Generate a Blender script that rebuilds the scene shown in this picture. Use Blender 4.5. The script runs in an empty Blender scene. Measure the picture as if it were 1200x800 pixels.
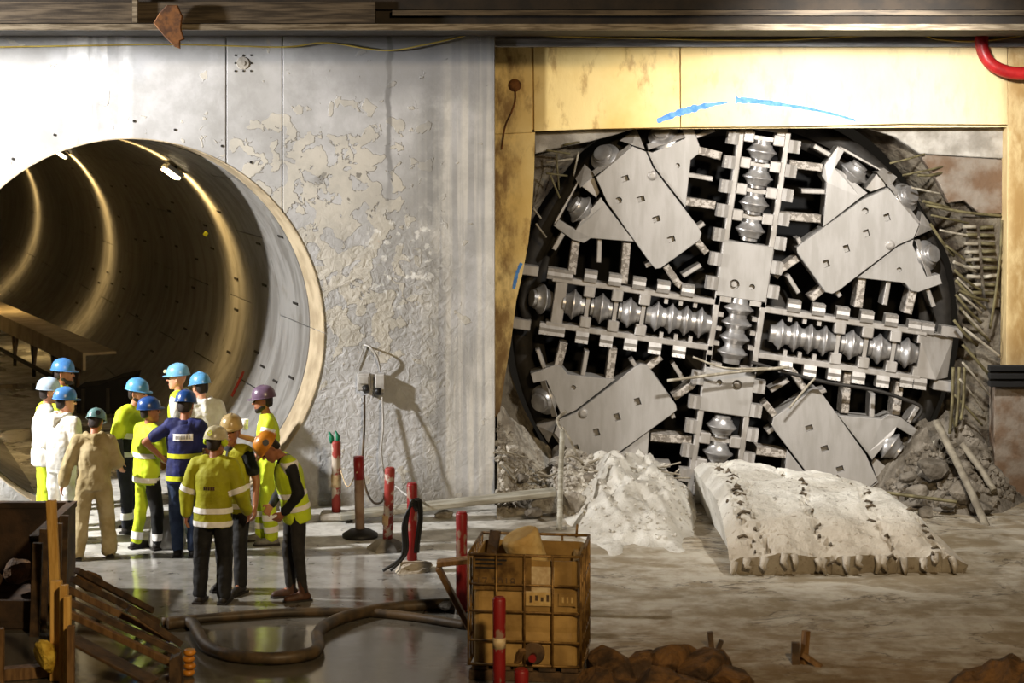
import bpy, bmesh, math, random
import numpy as np
from mathutils import Vector, Matrix, noise, Quaternion

# ------------------------------------------------------------------ camera
SC = bpy.context.scene
COL = SC.collection
F, YH, CH, CD = 2300.0, 123.0, 5.1, 25.0      # focal length in px, horizon row, camera height, distance to the wall
cam_d = bpy.data.cameras.new('camera'); cam = bpy.data.objects.new('camera', cam_d); COL.objects.link(cam)
cam.location = (0, -CD, CH); cam.rotation_euler = (math.pi/2, 0, 0)
cam_d.sensor_width = 36; cam_d.lens = 36*F/1200; cam_d.shift_y = -(400-YH)/1200
cam_d.clip_end = 300
cam_d.dof.use_dof = True; cam_d.dof.focus_distance = 24; cam_d.dof.aperture_fstop = 2.4
SC.camera = cam
SC.view_settings.view_transform = 'Standard'; SC.view_settings.look = 'None'
SC.view_settings.gamma = 1; SC.view_settings.use_curve_mapping = False
SC.view_settings.exposure = 0.0

# ------------------------------------------------------------------ world and large lights
w = bpy.data.worlds.new('world'); SC.world = w; w.use_nodes = True
w.node_tree.nodes['Background'].inputs[0].default_value = (1.0, .85, .65, 1)
w.node_tree.nodes['Background'].inputs[1].default_value = 0.012

def lamp(name, loc, aim, watts, col, size, cone=None, blend=.5):
    d = bpy.data.lights.new(name, 'SPOT' if cone else 'POINT')
    d.energy = watts; d.color = col; d.shadow_soft_size = size
    if cone: d.spot_size = math.radians(cone); d.spot_blend = blend
    o = bpy.data.objects.new(name, d); COL.objects.link(o); o.location = loc
    o.rotation_euler = (Vector(aim)-Vector(loc)).to_track_quat('-Z', 'Y').to_euler()
    return o
# site floodlights: one off to the left of the tunnel mouth, one high on the right, and a weak warm one near the viewer
lamp('floodlight_left', (-11.2, -3.8, 6.15), (-4.4, .2, 2.6), 9200, (1, .98, .965), .18, 94, .7)
lamp('floodlight_right', (4.2, -5, 6.2), (4.3, .2, 4.0), 2950, (1, .98, .95), .14, 86, 1.0)
lamp('floodlight_right_low', (4.7, -5, 6.2), (3.5, -1.4, .5), 1500, (1, .98, .945), .14, 66, 1.0)
lamp('worklight_warm', (3.5, -21, 9), (-2.2, -7, 0), 5400, (1, .75, .43), .5, 100, .8)

# ------------------------------------------------------------------ helpers
def P(px, py, Y=0.0):                 # pixel -> point on the plane at depth Y
    D = CD+Y
    return Vector(((px-600)*D/F, Y, CH-(py-YH)*D/F))
def G(px, py, z=0.0):                 # pixel -> point on the ground at height z
    D = F*(CH-z)/(py-YH)
    return Vector(((px-600)*D/F, D-CD, z))
def R(a): return math.radians(a)
def lin(c):
    return tuple(((v/255)/12.92 if v/255 <= .04045 else ((v/255+.055)/1.055)**2.4) for v in c)+(1,)

def empty(name, loc=(0, 0, 0), rot=(0, 0, 0), parent=None):
    o = bpy.data.objects.new(name, None); COL.objects.link(o); o.location = loc; o.rotation_euler = rot
    o.empty_display_size = .1
    if parent: o.parent = parent
    return o
def tag(o, label=None, cat=None, group=None, kind=None):
    if label: o['label'] = label
    if cat: o['category'] = cat
    if group: o['group'] = group
    if kind: o['kind'] = kind
    return o
def link(name, me, m=None, parent=None, loc=None, rot=None):
    if m is not None and not me.materials: me.materials.append(m)
    o = bpy.data.objects.new(name, me); COL.objects.link(o)
    if parent: o.parent = parent
    if loc is not None: o.location = loc
    if rot is not None: o.rotation_euler = rot
    return o
def inset(poly, d):
    n = len(poly); out = []
    area = sum(poly[i][0]*poly[(i+1) % n][1]-poly[(i+1) % n][0]*poly[i][1] for i in range(n))
    sg = 1 if area > 0 else -1
    for i in range(n):
        a, b, c = Vector(poly[i-1][:2]), Vector(poly[i][:2]), Vector(poly[(i+1) % n][:2])
        e1 = (b-a); e2 = (c-b)
        if e1.length < 1e-6 or e2.length < 1e-6: out.append((b.x, b.y)); continue
        e1.normalize(); e2.normalize()
        n1 = Vector((-e1.y, e1.x))*sg; n2 = Vector((-e2.y, e2.x))*sg
        m = n1+n2
        if m.length < 1e-3: m = n1
        m.normalize(); k = max(.35, m.dot(n1))
        out.append((b.x+m.x*d/k, b.y+m.y*d/k))
    return out

class MB:
    """collects shapes into one mesh"""
    def __init__(s): s.v = []; s.f = []; s.sm = []
    def add(s, vs, fs, smooth=False):
        b = len(s.v); s.v += [tuple(v) for v in vs]
        for f in fs: s.f.append([b+i for i in f]); s.sm.append(smooth)
        return s
    def box(s, c, h, rot=None, bev=0.0):
        c = Vector(c); hx, hy, hz = h
        if bev <= 0:
            vs = [Vector((x*hx, y*hy, z*hz)) for x in (-1, 1) for y in (-1, 1) for z in (-1, 1)]
            fs = [(0, 1, 3, 2), (4, 6, 7, 5), (0, 4, 5, 1), (2, 3, 7, 6), (0, 2, 6, 4), (1, 5, 7, 3)]
        else:
            bm = bmesh.new(); bmesh.ops.create_cube(bm, size=2)
            for v in bm.verts: v.co = Vector((v.co.x*hx, v.co.y*hy, v.co.z*hz))
            bmesh.ops.bevel(bm, geom=bm.edges[:], offset=bev, segments=1, affect='EDGES')
            bm.verts.index_update()
            vs = [v.co.copy() for v in bm.verts]; fs = [[v.index for v in f.verts] for f in bm.faces]; bm.free()
        if rot is not None: vs = [rot @ v for v in vs]
        return s.add([c+v for v in vs], fs)
    def bar(s, a, b, wx, wz, up=(0, 0, 1), bev=0.0):          # rectangular bar from a to b
        a, b = Vector(a), Vector(b); d = (b-a); L = d.length; d = d/L
        u = Vector(up); sx = d.cross(u)
        if sx.length < 1e-4: u = Vector((0, 1, 0)); sx = d.cross(u)
        sx.normalize(); uz = sx.cross(d)
        rot = Matrix((sx, d, uz)).transposed()
        return s.box((a+b)/2, (wx/2, L/2, wz/2), rot, bev)
    def prism(s, poly, y0, y1, ch=0.0, front=None):            # (x, z) outline extruded in y, optional chamfer, optional front y per vertex
        n = len(poly)
        area = sum(poly[i][0]*poly[(i+1) % n][1]-poly[(i+1) % n][0]*poly[i][1] for i in range(n))
        if area < 0:
            poly = list(poly)[::-1]
            if front: front = list(front)[::-1]
        fr = front if front else [y0]*n
        rings = []
        if ch > 0:
            ip = inset(poly, ch)
            rings.append([(p[0], fr[i], p[1]) for i, p in enumerate(ip)])
            rings.append([(p[0], fr[i]+ch, p[1]) for i, p in enumerate(poly)])
        else: rings.append([(p[0], fr[i], p[1]) for i, p in enumerate(poly)])
        rings.append([(p[0], y1, p[1]) for p in poly])
        vs = [v for r in rings for v in r]; fs = [list(range(n))]
        for k in range(len(rings)-1):
            for i in range(n):
                j = (i+1) % n
                fs.append((k*n+j, k*n+i, (k+1)*n+i, (k+1)*n+j))
        fs.append([(len(rings)-1)*n+i for i in range(n)][::-1])
        return s.add(vs, fs)
    def tube(s, pts, r, seg=8, cap=True):
        pts = [Vector(p) for p in pts]; n = len(pts)
        rs = r if isinstance(r, (list, tuple)) else [r]*n
        vs = []; fs = []; t0 = None; nx = None
        for i in range(n):
            t = (pts[min(i+1, n-1)]-pts[max(i-1, 0)]).normalized()
            if nx is None:
                nx = t.orthogonal().normalized()
            else:
                nx = (nx-t*nx.dot(t)); nx = nx.normalized() if nx.length > 1e-5 else t.orthogonal().normalized()
            bx = t.cross(nx)
            for k in range(seg):
                a = 2*math.pi*k/seg
                vs.append(pts[i]+(nx*math.cos(a)+bx*math.sin(a))*rs[i])
        for i in range(n-1):
            for k in range(seg):
                k2 = (k+1) % seg
                fs.append((i*seg+k, i*seg+k2, (i+1)*seg+k2, (i+1)*seg+k))
        s.add(vs, fs, True)
        if cap:
            b = len(s.v)-len(vs)
            s.f.append([b+k for k in range(seg)][::-1]); s.sm.append(False)
            s.f.append([b+(n-1)*seg+k for k in range(seg)]); s.sm.append(False)
        return s
    def lathe(s, prof, seg=24, axis='z', c=(0, 0, 0), smooth=True):   # prof: (t, r)
        c = Vector(c); vs = []; fs = []; n = len(prof)
        for t, r in prof:
            for k in range(seg):
                a = 2*math.pi*k/seg; p, q = r*math.cos(a), r*math.sin(a)
                vs.append(c+Vector({'z': (p, q, t), 'x': (t, p, q), 'y': (q, t, p)}[axis]))
        for i in range(n-1):
            for k in range(seg):
                k2 = (k+1) % seg
                fs.append((i*seg+k, i*seg+k2, (i+1)*seg+k2, (i+1)*seg+k))
        s.add(vs, fs, smooth); b = len(s.v)-len(vs)
        s.f.append([b+k for k in range(seg)][::-1]); s.sm.append(False)
        s.f.append([b+(n-1)*seg+k for k in range(seg)]); s.sm.append(False)
        return s
    def mesh(s, name):
        me = bpy.data.meshes.new(name); me.from_pydata(s.v, [], s.f)
        me.polygons.foreach_set('use_smooth', s.sm); me.update()
        return me
    def build(s, name, m, parent=None, loc=None, rot=None):
        return link(name, s.mesh(name), m, parent, loc, rot)

TMP = bpy.data.scenes.new('scratch')                  # shapes are worked out in a scratch scene, removed at the end
def scratch_graph():
    with bpy.context.temp_override(scene=TMP, view_layer=TMP.view_layers[0]):
        dg = bpy.context.evaluated_depsgraph_get(); dg.update()
    return dg
def bake(me, mods):
    """apply modifiers (list of callables on the object) and return the new mesh"""
    o = bpy.data.objects.new('tmp', me); TMP.collection.objects.link(o)
    extra = [m(o) for m in mods]
    dg = scratch_graph()
    out = bpy.data.meshes.new_from_object(o.evaluated_get(dg))
    bpy.data.objects.remove(o)
    for e in extra:
        if isinstance(e, bpy.types.Object): bpy.data.objects.remove(e)
    return out
def boolean(me, cutter):
    def f(o):
        c = bpy.data.objects.new('cut', cutter); TMP.collection.objects.link(c)
        b = o.modifiers.new('b', 'BOOLEAN'); b.object = c; b.operation = 'DIFFERENCE'; b.solver = 'EXACT'
        return c
    return bake(me, [f])
def smooth_curve(pts, n=8):           # Catmull-Rom through points
    pts = [Vector(p) for p in pts]; out = []
    for i in range(len(pts)-1):
        p0, p1, p2, p3 = pts[max(i-1, 0)], pts[i], pts[i+1], pts[min(i+2, len(pts)-1)]
        for k in range(n):
            t = k/n
            out.append(.5*((2*p1)+(p2-p0)*t+(2*p0-5*p1+4*p2-p3)*t*t+(3*p1-p0-3*p2+p3)*t**3))
    out.append(pts[-1]); return out

# ------------------------------------------------------------------ materials
class NT:
    def __init__(s, name):
        s.m = bpy.data.materials.new(name); s.m.use_nodes = True; s.t = s.m.node_tree
        s.b = s.t.nodes['Principled BSDF']
        s.pos = s.t.nodes.new('ShaderNodeNewGeometry').outputs['Position']
    def n(s, t, **k):
        x = s.t.nodes.new('ShaderNode'+t)
        for a, b in k.items(): setattr(x, a, b)
        return x
    def l(s, a, b): s.t.links.new(a, b)
    def put(s, sock, v):
        if isinstance(v, bpy.types.NodeSocket): s.l(v, sock)
        elif v is not None: sock.default_value = v
    def math(s, op, a, b=None, c=None, clamp=False):
        x = s.n('Math', operation=op); x.use_clamp = clamp
        for i, v in enumerate((a, b, c)): s.put(x.inputs[i], v)
        return x.outputs[0]
    def sep(s, v=None):
        x = s.n('SeparateXYZ'); s.l(v or s.pos, x.inputs[0]); return x.outputs
    def scale(s, vec, sc):
        x = s.n('VectorMath', operation='MULTIPLY'); s.l(vec, x.inputs[0]); x.inputs[1].default_value = sc; return x.outputs[0]
    def noise(s, sc=5, det=5, vec=None, rough=.55, dist=0):
        x = s.n('TexNoise'); s.l(vec or s.pos, x.inputs['Vector'])
        x.inputs['Scale'].default_value = sc; x.inputs['Detail'].default_value = det
        x.inputs['Roughness'].default_value = rough; x.inputs['Distortion'].default_value = dist
        return x.outputs[0]
    def voro(s, sc=5, feat='F1', vec=None, out=0):
        x = s.n('TexVoronoi', feature=feat); s.l(vec or s.pos, x.inputs['Vector']); x.inputs['Scale'].default_value = sc
        return x.outputs[out]
    def ramp(s, v, a, b, lo=0.0, hi=1.0):          # map range, clamped, smooth
        x = s.n('MapRange', interpolation_type='SMOOTHSTEP'); s.put(x.inputs[0], v)
        x.inputs[1].default_value = a; x.inputs[2].default_value = b; x.inputs[3].default_value = lo; x.inputs[4].default_value = hi
        return x.outputs[0]
    def mix(s, f, a, b):
        x = s.n('Mix', data_type='RGBA'); s.put(x.inputs[0], f)
        for i, v in ((6, a), (7, b)):
            if isinstance(v, tuple) and len(v) == 3: v = lin(v)
            s.put(x.inputs[i], v)
        return x.outputs[2]
    def bump(s, h, st=.3, d=.02):
        x = s.n('Bump'); x.inputs['Strength'].default_value = st; x.inputs['Distance'].default_value = d
        s.l(h, x.inputs['Height']); s.l(x.outputs[0], s.b.inputs['Normal'])
    def fin(s, col=None, rough=None, metal=None, spec=None):
        if isinstance(col, tuple) and len(col) == 3: col = lin(col)
        s.put(s.b.inputs['Base Color'], col); s.put(s.b.inputs['Roughness'], rough)
        s.put(s.b.inputs['Metallic'], metal); s.put(s.b.inputs['Specular IOR Level'], spec)
        return s.m
def mat(name, c1, c2=None, rough=.7, metal=0.0, sc=4, det=6, lo=.35, hi=.65, bump=.15, bsc=30, bd=.01, rand=0.0, spec=.4, streak=None):
    t = NT(name); c2 = c2 or tuple(int(v*.8) for v in c1)
    vec = t.scale(t.pos, streak) if streak else t.pos
    f = t.ramp(t.noise(sc, det, vec), lo, hi)
    col = t.mix(f, c1, c2)
    if rand:
        oi = t.n('ObjectInfo'); hs = t.n('HueSaturation')
        t.l(t.math('MULTIPLY_ADD', oi.outputs['Random'], 2*rand, 1-rand), hs.inputs['Value']); t.l(col, hs.inputs['Color']); col = hs.outputs[0]
    if bump: t.bump(t.noise(bsc, 4), bump, bd)
    return t.fin(col, rough, metal, spec)
M = {}
def wall_material():
    t = NT('wall_concrete'); o = t.sep(); x, z = o[0], o[2]
    n1 = t.noise(.55, 6); n2 = t.noise(2.2, 8, rough=.65)
    base = t.mix(t.ramp(n1, .35, .65), (186, 186, 187), (158, 157, 155))
    # pale beige plaster patches between the portal and the drip line
    reg = t.math('MULTIPLY', t.ramp(x, -4.4, -3.0), t.ramp(x, -.9, -1.7))
    reg = t.math('MULTIPLY', reg, t.math('MULTIPLY', t.ramp(z, 1.2, 2.4), t.ramp(z, 5.5, 4.4)))
    pn = t.noise(4.0, 7, rough=.5, dist=.4)
    pm = t.ramp(t.math('ADD', pn, t.math('MULTIPLY', reg, .17)), .64, .655)
    edge = t.ramp(t.math('ABSOLUTE', t.math('SUBTRACT', t.math('ADD', pn, t.math('MULTIPLY', reg, .17)), .645)), .012, .002)
    col = t.mix(t.math('MULTIPLY', pm, .75), base, (190, 184, 170))
    col = t.mix(t.math('MULTIPLY', edge, t.math('MULTIPLY', reg, .75)), col, (112, 108, 100))
    # dark scab patches
    dk = t.math('MULTIPLY', t.ramp(t.noise(3.4, 5, dist=.6), .62, .66), t.math('MULTIPLY', t.ramp(x, -2.7, -2.3), t.math('MULTIPLY', t.ramp(x, -1.4, -1.9), t.math('MULTIPLY', t.ramp(z, 3.3, 3.7), t.ramp(z, 4.7, 4.3)))))
    col = t.mix(t.math('MULTIPLY', dk, .8), col, (96, 92, 84))
    # vertical water streaks at the right end
    st = t.noise(1.0, 5, t.scale(t.pos, (9, 9, .22)))
    rz = t.ramp(x, -1.35, -.95)
    col = t.mix(t.math('MULTIPLY', rz, t.ramp(st, .42, .6)), col, (206, 203, 196))
    col = t.mix(t.math('MULTIPLY', t.math('MULTIPLY', rz, t.ramp(x, -.72, -1.05)), t.ramp(n2, .35, .6, .35, .85)), col, (122, 122, 121))
    tr_ = t.math('MULTIPLY', t.ramp(t.math('ADD', x, t.math('MULTIPLY', n1, 1.2)), -2.6, -1.2), t.ramp(t.math('ADD', z, n1), 5.2, 6.0))
    col = t.mix(t.math('MULTIPLY', tr_, .7), col, (118, 119, 122))
    # white drip column and a dark drip line
    wd = t.math('MULTIPLY', t.math('MULTIPLY', t.ramp(x, -5.75, -5.55), t.ramp(x, -4.8, -4.95)), t.ramp(t.noise(1, 4, t.scale(t.pos, (5, 5, .5))), .36, .6))
    col = t.mix(t.math('MULTIPLY', wd, t.ramp(z, 4.3, 4.8)), col, (240, 240, 240))
    wob = t.math('MULTIPLY_ADD', t.noise(3, 3), .16, -1.65)
    dr = t.math('MULTIPLY', t.ramp(t.math('ABSOLUTE', t.math('SUBTRACT', x, wob)), .05, .015), t.ramp(z, 3.4, 4.6))
    col = t.mix(t.math('MULTIPLY', dr, .7), col, (92, 91, 90))
    # white splashes low down, dirt along the base
    sp = t.math('MULTIPLY', t.ramp(t.noise(7, 6), .56, .62), t.math('MULTIPLY', t.ramp(x, -2.2, -1.5), t.math('MULTIPLY', t.ramp(x, -.6, -1.2), t.math('MULTIPLY', t.ramp(z, 2.2, 2.8), t.ramp(z, 4.0, 3.4)))))
    col = t.mix(sp, col, (214, 213, 208))
    col = t.mix(t.math('MULTIPLY', t.ramp(n2, .4, .6), .3), col, (136, 135, 132))
    col = t.mix(t.math('MULTIPLY', t.ramp(z, .5, .0), t.ramp(n2, .3, .6, .2, .8)), col, (120, 116, 108))
    # sprayed rough mortar low on the wall
    low = t.math('MULTIPLY', t.ramp(z, 4.0, 2.6), t.ramp(x, -.6, -1.2, .15, 1))
    h = t.math('ADD', t.math('MULTIPLY', t.noise(9, 6, dist=.8), t.math('MULTIPLY_ADD', low, 1.6, .15)), t.math('MULTIPLY', pm, .5))
    t.bump(h, .55, .035)
    return t.fin(col, t.ramp(n2, .3, .7, .55, .85), 0, .35)
M['wall'] = wall_material()

def floor_material():
    t = NT('wet_floor'); o = t.sep(); x, y = o[0], o[1]
    n1 = t.noise(.6, 6, dist=.5); n2 = t.noise(3.5, 8, rough=.6)
    tr = t.noise(1.0, 6, t.scale(t.pos, (.8, 1.7, 1)), dist=.9)
    dry = t.ramp(t.math('ADD', x, t.math('MULTIPLY', n1, 1.5)), -.2, 1.9)            # muddy on the right, wet slab on the left
    col = t.mix(t.ramp(n2, .35, .65), (204, 202, 195), (164, 161, 153))
    mud = t.mix(t.ramp(t.math('ADD', t.math('MULTIPLY', tr, .5), t.math('MULTIPLY', n2, .5)), .40, .60), (166, 158, 142), (124, 110, 86))
    crack = t.math('MULTIPLY', t.ramp(t.math('ABSOLUTE', t.math('SUBTRACT', tr, .5)), .012, .002), t.ramp(n1, .42, .55))
    mud = t.mix(t.math('MULTIPLY', crack, .8), mud, (58, 46, 32))
    brown = t.ramp(t.math('ADD', y, t.math('MULTIPLY', n1, 3)), -3.2, -6.5)
    mud = t.mix(t.math('MULTIPLY', brown, t.ramp(n2, .3, .6, .25, .65)), mud, (112, 84, 48))
    col = t.mix(dry, col, mud)
    # standing water, with a film of brown mud towards the viewer
    near2 = t.ramp(t.math('ADD', y, t.math('MULTIPLY', n1, 2.0)), -3.4, -5.4)
    near = t.ramp(t.math('ADD', y, t.math('MULTIPLY', n1, 2.2)), -.9, -2.4)
    col = t.mix(t.math('MULTIPLY', near2, t.math('MULTIPLY', t.math('SUBTRACT', 1, dry), .6)), col, (104, 95, 78))
    wet = t.math('MULTIPLY', t.ramp(t.math('ADD', n1, t.math('MULTIPLY_ADD', near2, .16, t.math('MULTIPLY', near, .20))), .53, .61), t.math('SUBTRACT', 1, dry))
    col = t.mix(t.math('MULTIPLY', wet, t.math('MULTIPLY_ADD', near2, .2, .65)), col, (72, 65, 53))
    fleck = t.math('MULTIPLY', t.ramp(t.noise(6, 5, dist=.5), .64, .67), t.math('SUBTRACT', 1, dry))
    col = t.mix(t.math('MULTIPLY', fleck, .7), col, (40, 34, 25))
    ro = t.n('Mix', data_type='FLOAT'); t.l(wet, ro.inputs[0]); t.l(t.ramp(n2, .3, .7, .32, .6), ro.inputs[2]); ro.inputs[3].default_value = .11
    ro2 = t.math('MULTIPLY_ADD', dry, .3, ro.outputs[0])
    h = t.math('MULTIPLY', t.math('ADD', n2, t.math('MULTIPLY', tr, t.math('MULTIPLY', dry, 2.2))), t.math('MULTIPLY_ADD', wet, -.86, 1))
    t.bump(h, .55, .035)
    return t.fin(col, ro2, 0, .5)
M['floor'] = floor_material()

def yellow_material():
    t = NT('yellow_lintel'); o = t.sep(); x, z = o[0], o[2]
    n1 = t.noise(.9, 5); n2 = t.noise(5, 7, t.scale(t.pos, (1, 1, .45)), rough=.65)
    col = t.mix(t.ramp(n1, .35, .65), (232, 206, 140), (214, 180, 104))
    col = t.mix(t.math('MULTIPLY', t.ramp(n2, .52, .68), .55), col, (136, 92, 36))
    col = t.mix(t.math('MULTIPLY', t.ramp(x, 1.2, 4.0), .55), col, (228, 214, 176))
    ed = t.math('MULTIPLY', t.ramp(x, .2, -.15), t.ramp(n2, .35, .6))
    col = t.mix(t.math('MULTIPLY', ed, .8), col, (104, 70, 30))
    col = t.mix(t.math('MULTIPLY', t.ramp(x, 6.2, 6.5), t.ramp(n2, .3, .6, .45, .9)), col, (150, 116, 62))
    low = t.math('MULTIPLY', t.ramp(z, 2.4, 1.2), t.ramp(n1, .3, .6, .5, 1))
    col = t.mix(low, col, (98, 74, 46))
    t.bump(t.math('ADD', t.noise(1.6, 3), t.math('MULTIPLY', n2, .4)), .35, .06)
    return t.fin(col, .55, 0, .35)
M['yellow'] = yellow_material()

def lining_material():
    t = NT('tunnel_lining'); o = t.sep()
    st = t.noise(1, 6, t.scale(t.pos, (3.2, 3.2, .5)), dist=.5); n2 = t.noise(3, 6)
    col = t.mix(t.ramp(st, .38, .64), (132, 130, 126), (106, 103, 98))
    col = t.mix(t.math('MULTIPLY', t.ramp(n2, .55, .7), .4), col, (84, 76, 64))
    t.bump(st, .25, .02)
    return t.fin(col, .5, 0, .4)
M['lining'] = lining_material()
M['collar'] = mat('portal_collar', (182, 166, 138), (152, 136, 110), .6, sc=3, bump=.3)
def muck_material():
    t = NT('slurry_muck'); o = t.sep()
    n1 = t.noise(1.6, 6); n2 = t.noise(9, 7, rough=.7); 
    col = t.mix(t.ramp(n1, .35, .65), (204, 200, 190), (172, 166, 154))
    col = t.mix(t.math('MULTIPLY', t.ramp(n2, .56, .68), .8), col, (92, 82, 66))
    col = t.mix(t.math('MULTIPLY', t.ramp(t.math('ADD', o[1], t.math('MULTIPLY', n1, .9)), -1.9, -3.0), .45), col, (132, 108, 70))
    t.bump(t.math('ADD', n1, n2), .7, .05)
    return t.fin(col, .6, 0, .35)
M['muck'] = muck_material()
M['steel'] = mat('cutterhead_steel', (160, 155, 149), (140, 134, 126), .48, .25, sc=2.5, det=8, bump=.12, bsc=45, spec=.5, streak=(3, 3, .8))
M['plate'] = mat('cutterhead_plate', (153, 149, 144), (142, 138, 132), .5, .2, sc=2.4, det=8, bump=.10, bsc=60, streak=(4, 4, .8))
M['disc'] = mat('disc_steel', (178, 176, 174), (150, 146, 142), .36, .7, sc=6, bump=.05)
M['grate'] = mat('hardfaced_steel', (170, 162, 152), (120, 112, 102), .6, .2, sc=22, det=2, lo=.45, hi=.55, bump=.6, bsc=60, bd=.012)
M['darksteel'] = mat('dark_shield_steel', (46, 42, 37), (30, 27, 23), .65, .3, sc=5)
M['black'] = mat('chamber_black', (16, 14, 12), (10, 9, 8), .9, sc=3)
M['rock'] = mat('broken_rock', (112, 104, 92), (72, 64, 52), .85, sc=4, bump=.7, bsc=14, bd=.05, rand=.25)
M['palerock'] = mat('pale_rubble', (168, 162, 150), (118, 110, 98), .85, sc=6, bump=.8, bsc=18, bd=.05, rand=.2)
M['brownrock'] = mat('brown_rock', (116, 82, 44), (60, 42, 24), .8, sc=5, bump=.7, bsc=16, bd=.05, rand=.2)
M['rockwall'] = mat('excavated_ground', (104, 96, 82), (54, 44, 32), .9, sc=3, bump=.8, bsc=9, bd=.08)
M['concrete'] = mat('broken_concrete', (168, 163, 154), (126, 120, 110), .8, sc=3, bump=.4, bsc=18, bd=.03)
M['rustconc'] = mat('rusty_concrete', (122, 112, 100), (96, 74, 54), .8, sc=3.2, bump=.4, bsc=16, bd=.03)
M['rebar'] = mat('dusty_rebar', (160, 153, 138), (116, 107, 90), .7, .1, sc=9)
M['rebargreen'] = mat('olive_rebar', (106, 98, 68), (72, 64, 40), .65, .2, sc=9)
M['girder'] = mat('girder_steel', (92, 80, 64), (46, 37, 26), .6, .3, sc=4, streak=(.4, 1, 6))
M['girderlit'] = mat('girder_flange', (134, 122, 102), (82, 70, 52), .6, .2, sc=6, streak=(.5, 1, 6))  # paler copy of the girder steel, lit edge put into the colour
M['waler'] = mat('waler_steel', (150, 150, 152), (112, 110, 110), .5, .4, sc=5, streak=(.3, 1, 5))
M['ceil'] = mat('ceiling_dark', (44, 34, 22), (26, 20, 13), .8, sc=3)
M['rustflake'] = mat('rust_flake', (120, 76, 34), (70, 42, 20), .8, sc=9)
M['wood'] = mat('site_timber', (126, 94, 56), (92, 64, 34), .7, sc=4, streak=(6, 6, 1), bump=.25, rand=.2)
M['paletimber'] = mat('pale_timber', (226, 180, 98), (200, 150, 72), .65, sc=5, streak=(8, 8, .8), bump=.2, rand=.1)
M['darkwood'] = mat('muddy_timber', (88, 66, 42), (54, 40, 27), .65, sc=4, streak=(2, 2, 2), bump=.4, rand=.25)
M['rust'] = mat('rusty_plate', (74, 54, 36), (44, 33, 24), .75, sc=4, bump=.4)
M['foam'] = mat('yellow_foam', (214, 182, 72), (186, 148, 44), .8, sc=12, bump=.9, bsc=16, bd=.05)
M['hose'] = mat('muddy_hose', (88, 70, 46), (50, 42, 32), .5, sc=5)
M['redhose'] = mat('red_hose', (176, 36, 36), (140, 22, 24), .4, sc=5)
M['blackrub'] = mat('black_rubber', (30, 29, 28), (18, 17, 16), .5, sc=6)
M['redpost'] = mat('red_paint_post', (132, 26, 26), (140, 112, 96), .45, sc=6, lo=.60, hi=.64, streak=(1.6, 1.6, .7))
M['wornpost'] = mat('worn_red_post', (146, 50, 42), (180, 168, 154), .55, sc=4, lo=.50, hi=.55)
M['dirtypost'] = mat('mud_covered_post', (128, 100, 82), (150, 128, 110), .6, sc=6)
M['tote'] = mat('dirty_tote_plastic', (184, 148, 86), (128, 98, 50), .5, sc=3, bump=.2, lo=.3, hi=.7)
M['cage'] = mat('rusty_cage_tube', (150, 116, 64), (96, 70, 38), .5, .5, sc=9)
M['sack'] = mat('cream_sack', (214, 186, 128), (184, 150, 90), .7, sc=6, bump=.5, bsc=12, bd=.03)
M['grey'] = mat('grey_plastic', (176, 174, 170), (150, 146, 140), .5, sc=8)
M['yellowcable'] = mat('yellow_cable', (206, 184, 90), (180, 156, 70), .5)
M['bluepaint'] = mat('blue_spray_paint', (58, 122, 196), (96, 152, 210), .6, sc=14)
M['redpaint'] = mat('red_spray_paint', (170, 40, 34), (140, 30, 28), .6, sc=14)
M['green'] = mat('green_tape', (40, 140, 104), (26, 110, 80), .4)
M['plank'] = mat('grey_plank', (158, 154, 140), (126, 120, 104), .7, sc=3, streak=(.6, 4, 6), bump=.2)
M['paint_white'] = mat('white_band', (210, 190, 150), (180, 150, 110), .6, sc=12)
def emit(name, c, s):
    m = bpy.data.materials.new(name); m.use_nodes = True; b = m.node_tree.nodes['Principled BSDF']
    b.inputs['Base Color'].default_value = lin(c); b.inputs['Emission Color'].default_value = lin(c); b.inputs['Emission Strength'].default_value = s
    return m
M['tube'] = emit('lamp_diffuser', (255, 232, 190), 9)
# clothing
M['lime'] = mat('hi_vis_lime', (206, 226, 44), (186, 206, 32), .7, sc=5, bump=.5, bsc=11, bd=.03)
M['olive'] = mat('hi_vis_shaded_lime', (170, 168, 22), (150, 146, 16), .7, sc=5, bump=.5, bsc=11, bd=.03)  # lime hi-vis with the front group's shade put into the colour
M['whitecloth'] = mat('white_coverall', (232, 230, 222), (206, 202, 190), .8, sc=6, bump=.5, bsc=10, bd=.03)
M['beigecloth'] = mat('muddy_coverall', (176, 160, 122), (146, 128, 86), .8, sc=3.5, bump=.6, bsc=10, bd=.03)
M['navy'] = mat('navy_cloth', (30, 36, 96), (22, 26, 70), .7, sc=6, bump=.4, bsc=11, bd=.03)
M['darknavy'] = mat('dark_navy_cloth', (36, 38, 50), (26, 28, 36), .7, sc=6, bump=.4, bsc=11, bd=.03)
M['blackcloth'] = mat('black_cloth', (26, 25, 24), (18, 17, 17), .75, sc=6, bump=.4, bsc=11, bd=.03)
M['jeans'] = mat('blue_denim', (58, 74, 104), (44, 56, 84), .8, sc=8, bump=.4, bsc=12, bd=.03)
M['darkjeans'] = mat('charcoal_denim', (44, 40, 36), (32, 29, 26), .8, sc=8, bump=.4, bsc=12, bd=.03)
M['reflect'] = mat('reflective_tape', (250, 247, 242), (240, 236, 230), .35, sc=20, bump=0)
M['yellowtape'] = mat('yellow_reflective_tape', (226, 228, 52), (210, 214, 40), .45, sc=20, bump=0)
M['bootdark'] = mat('dark_boots', (42, 36, 30), (28, 24, 20), .6, sc=12)
M['bootbrown'] = mat('brown_boots', (82, 50, 30), (58, 35, 21), .6, sc=12)
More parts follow.
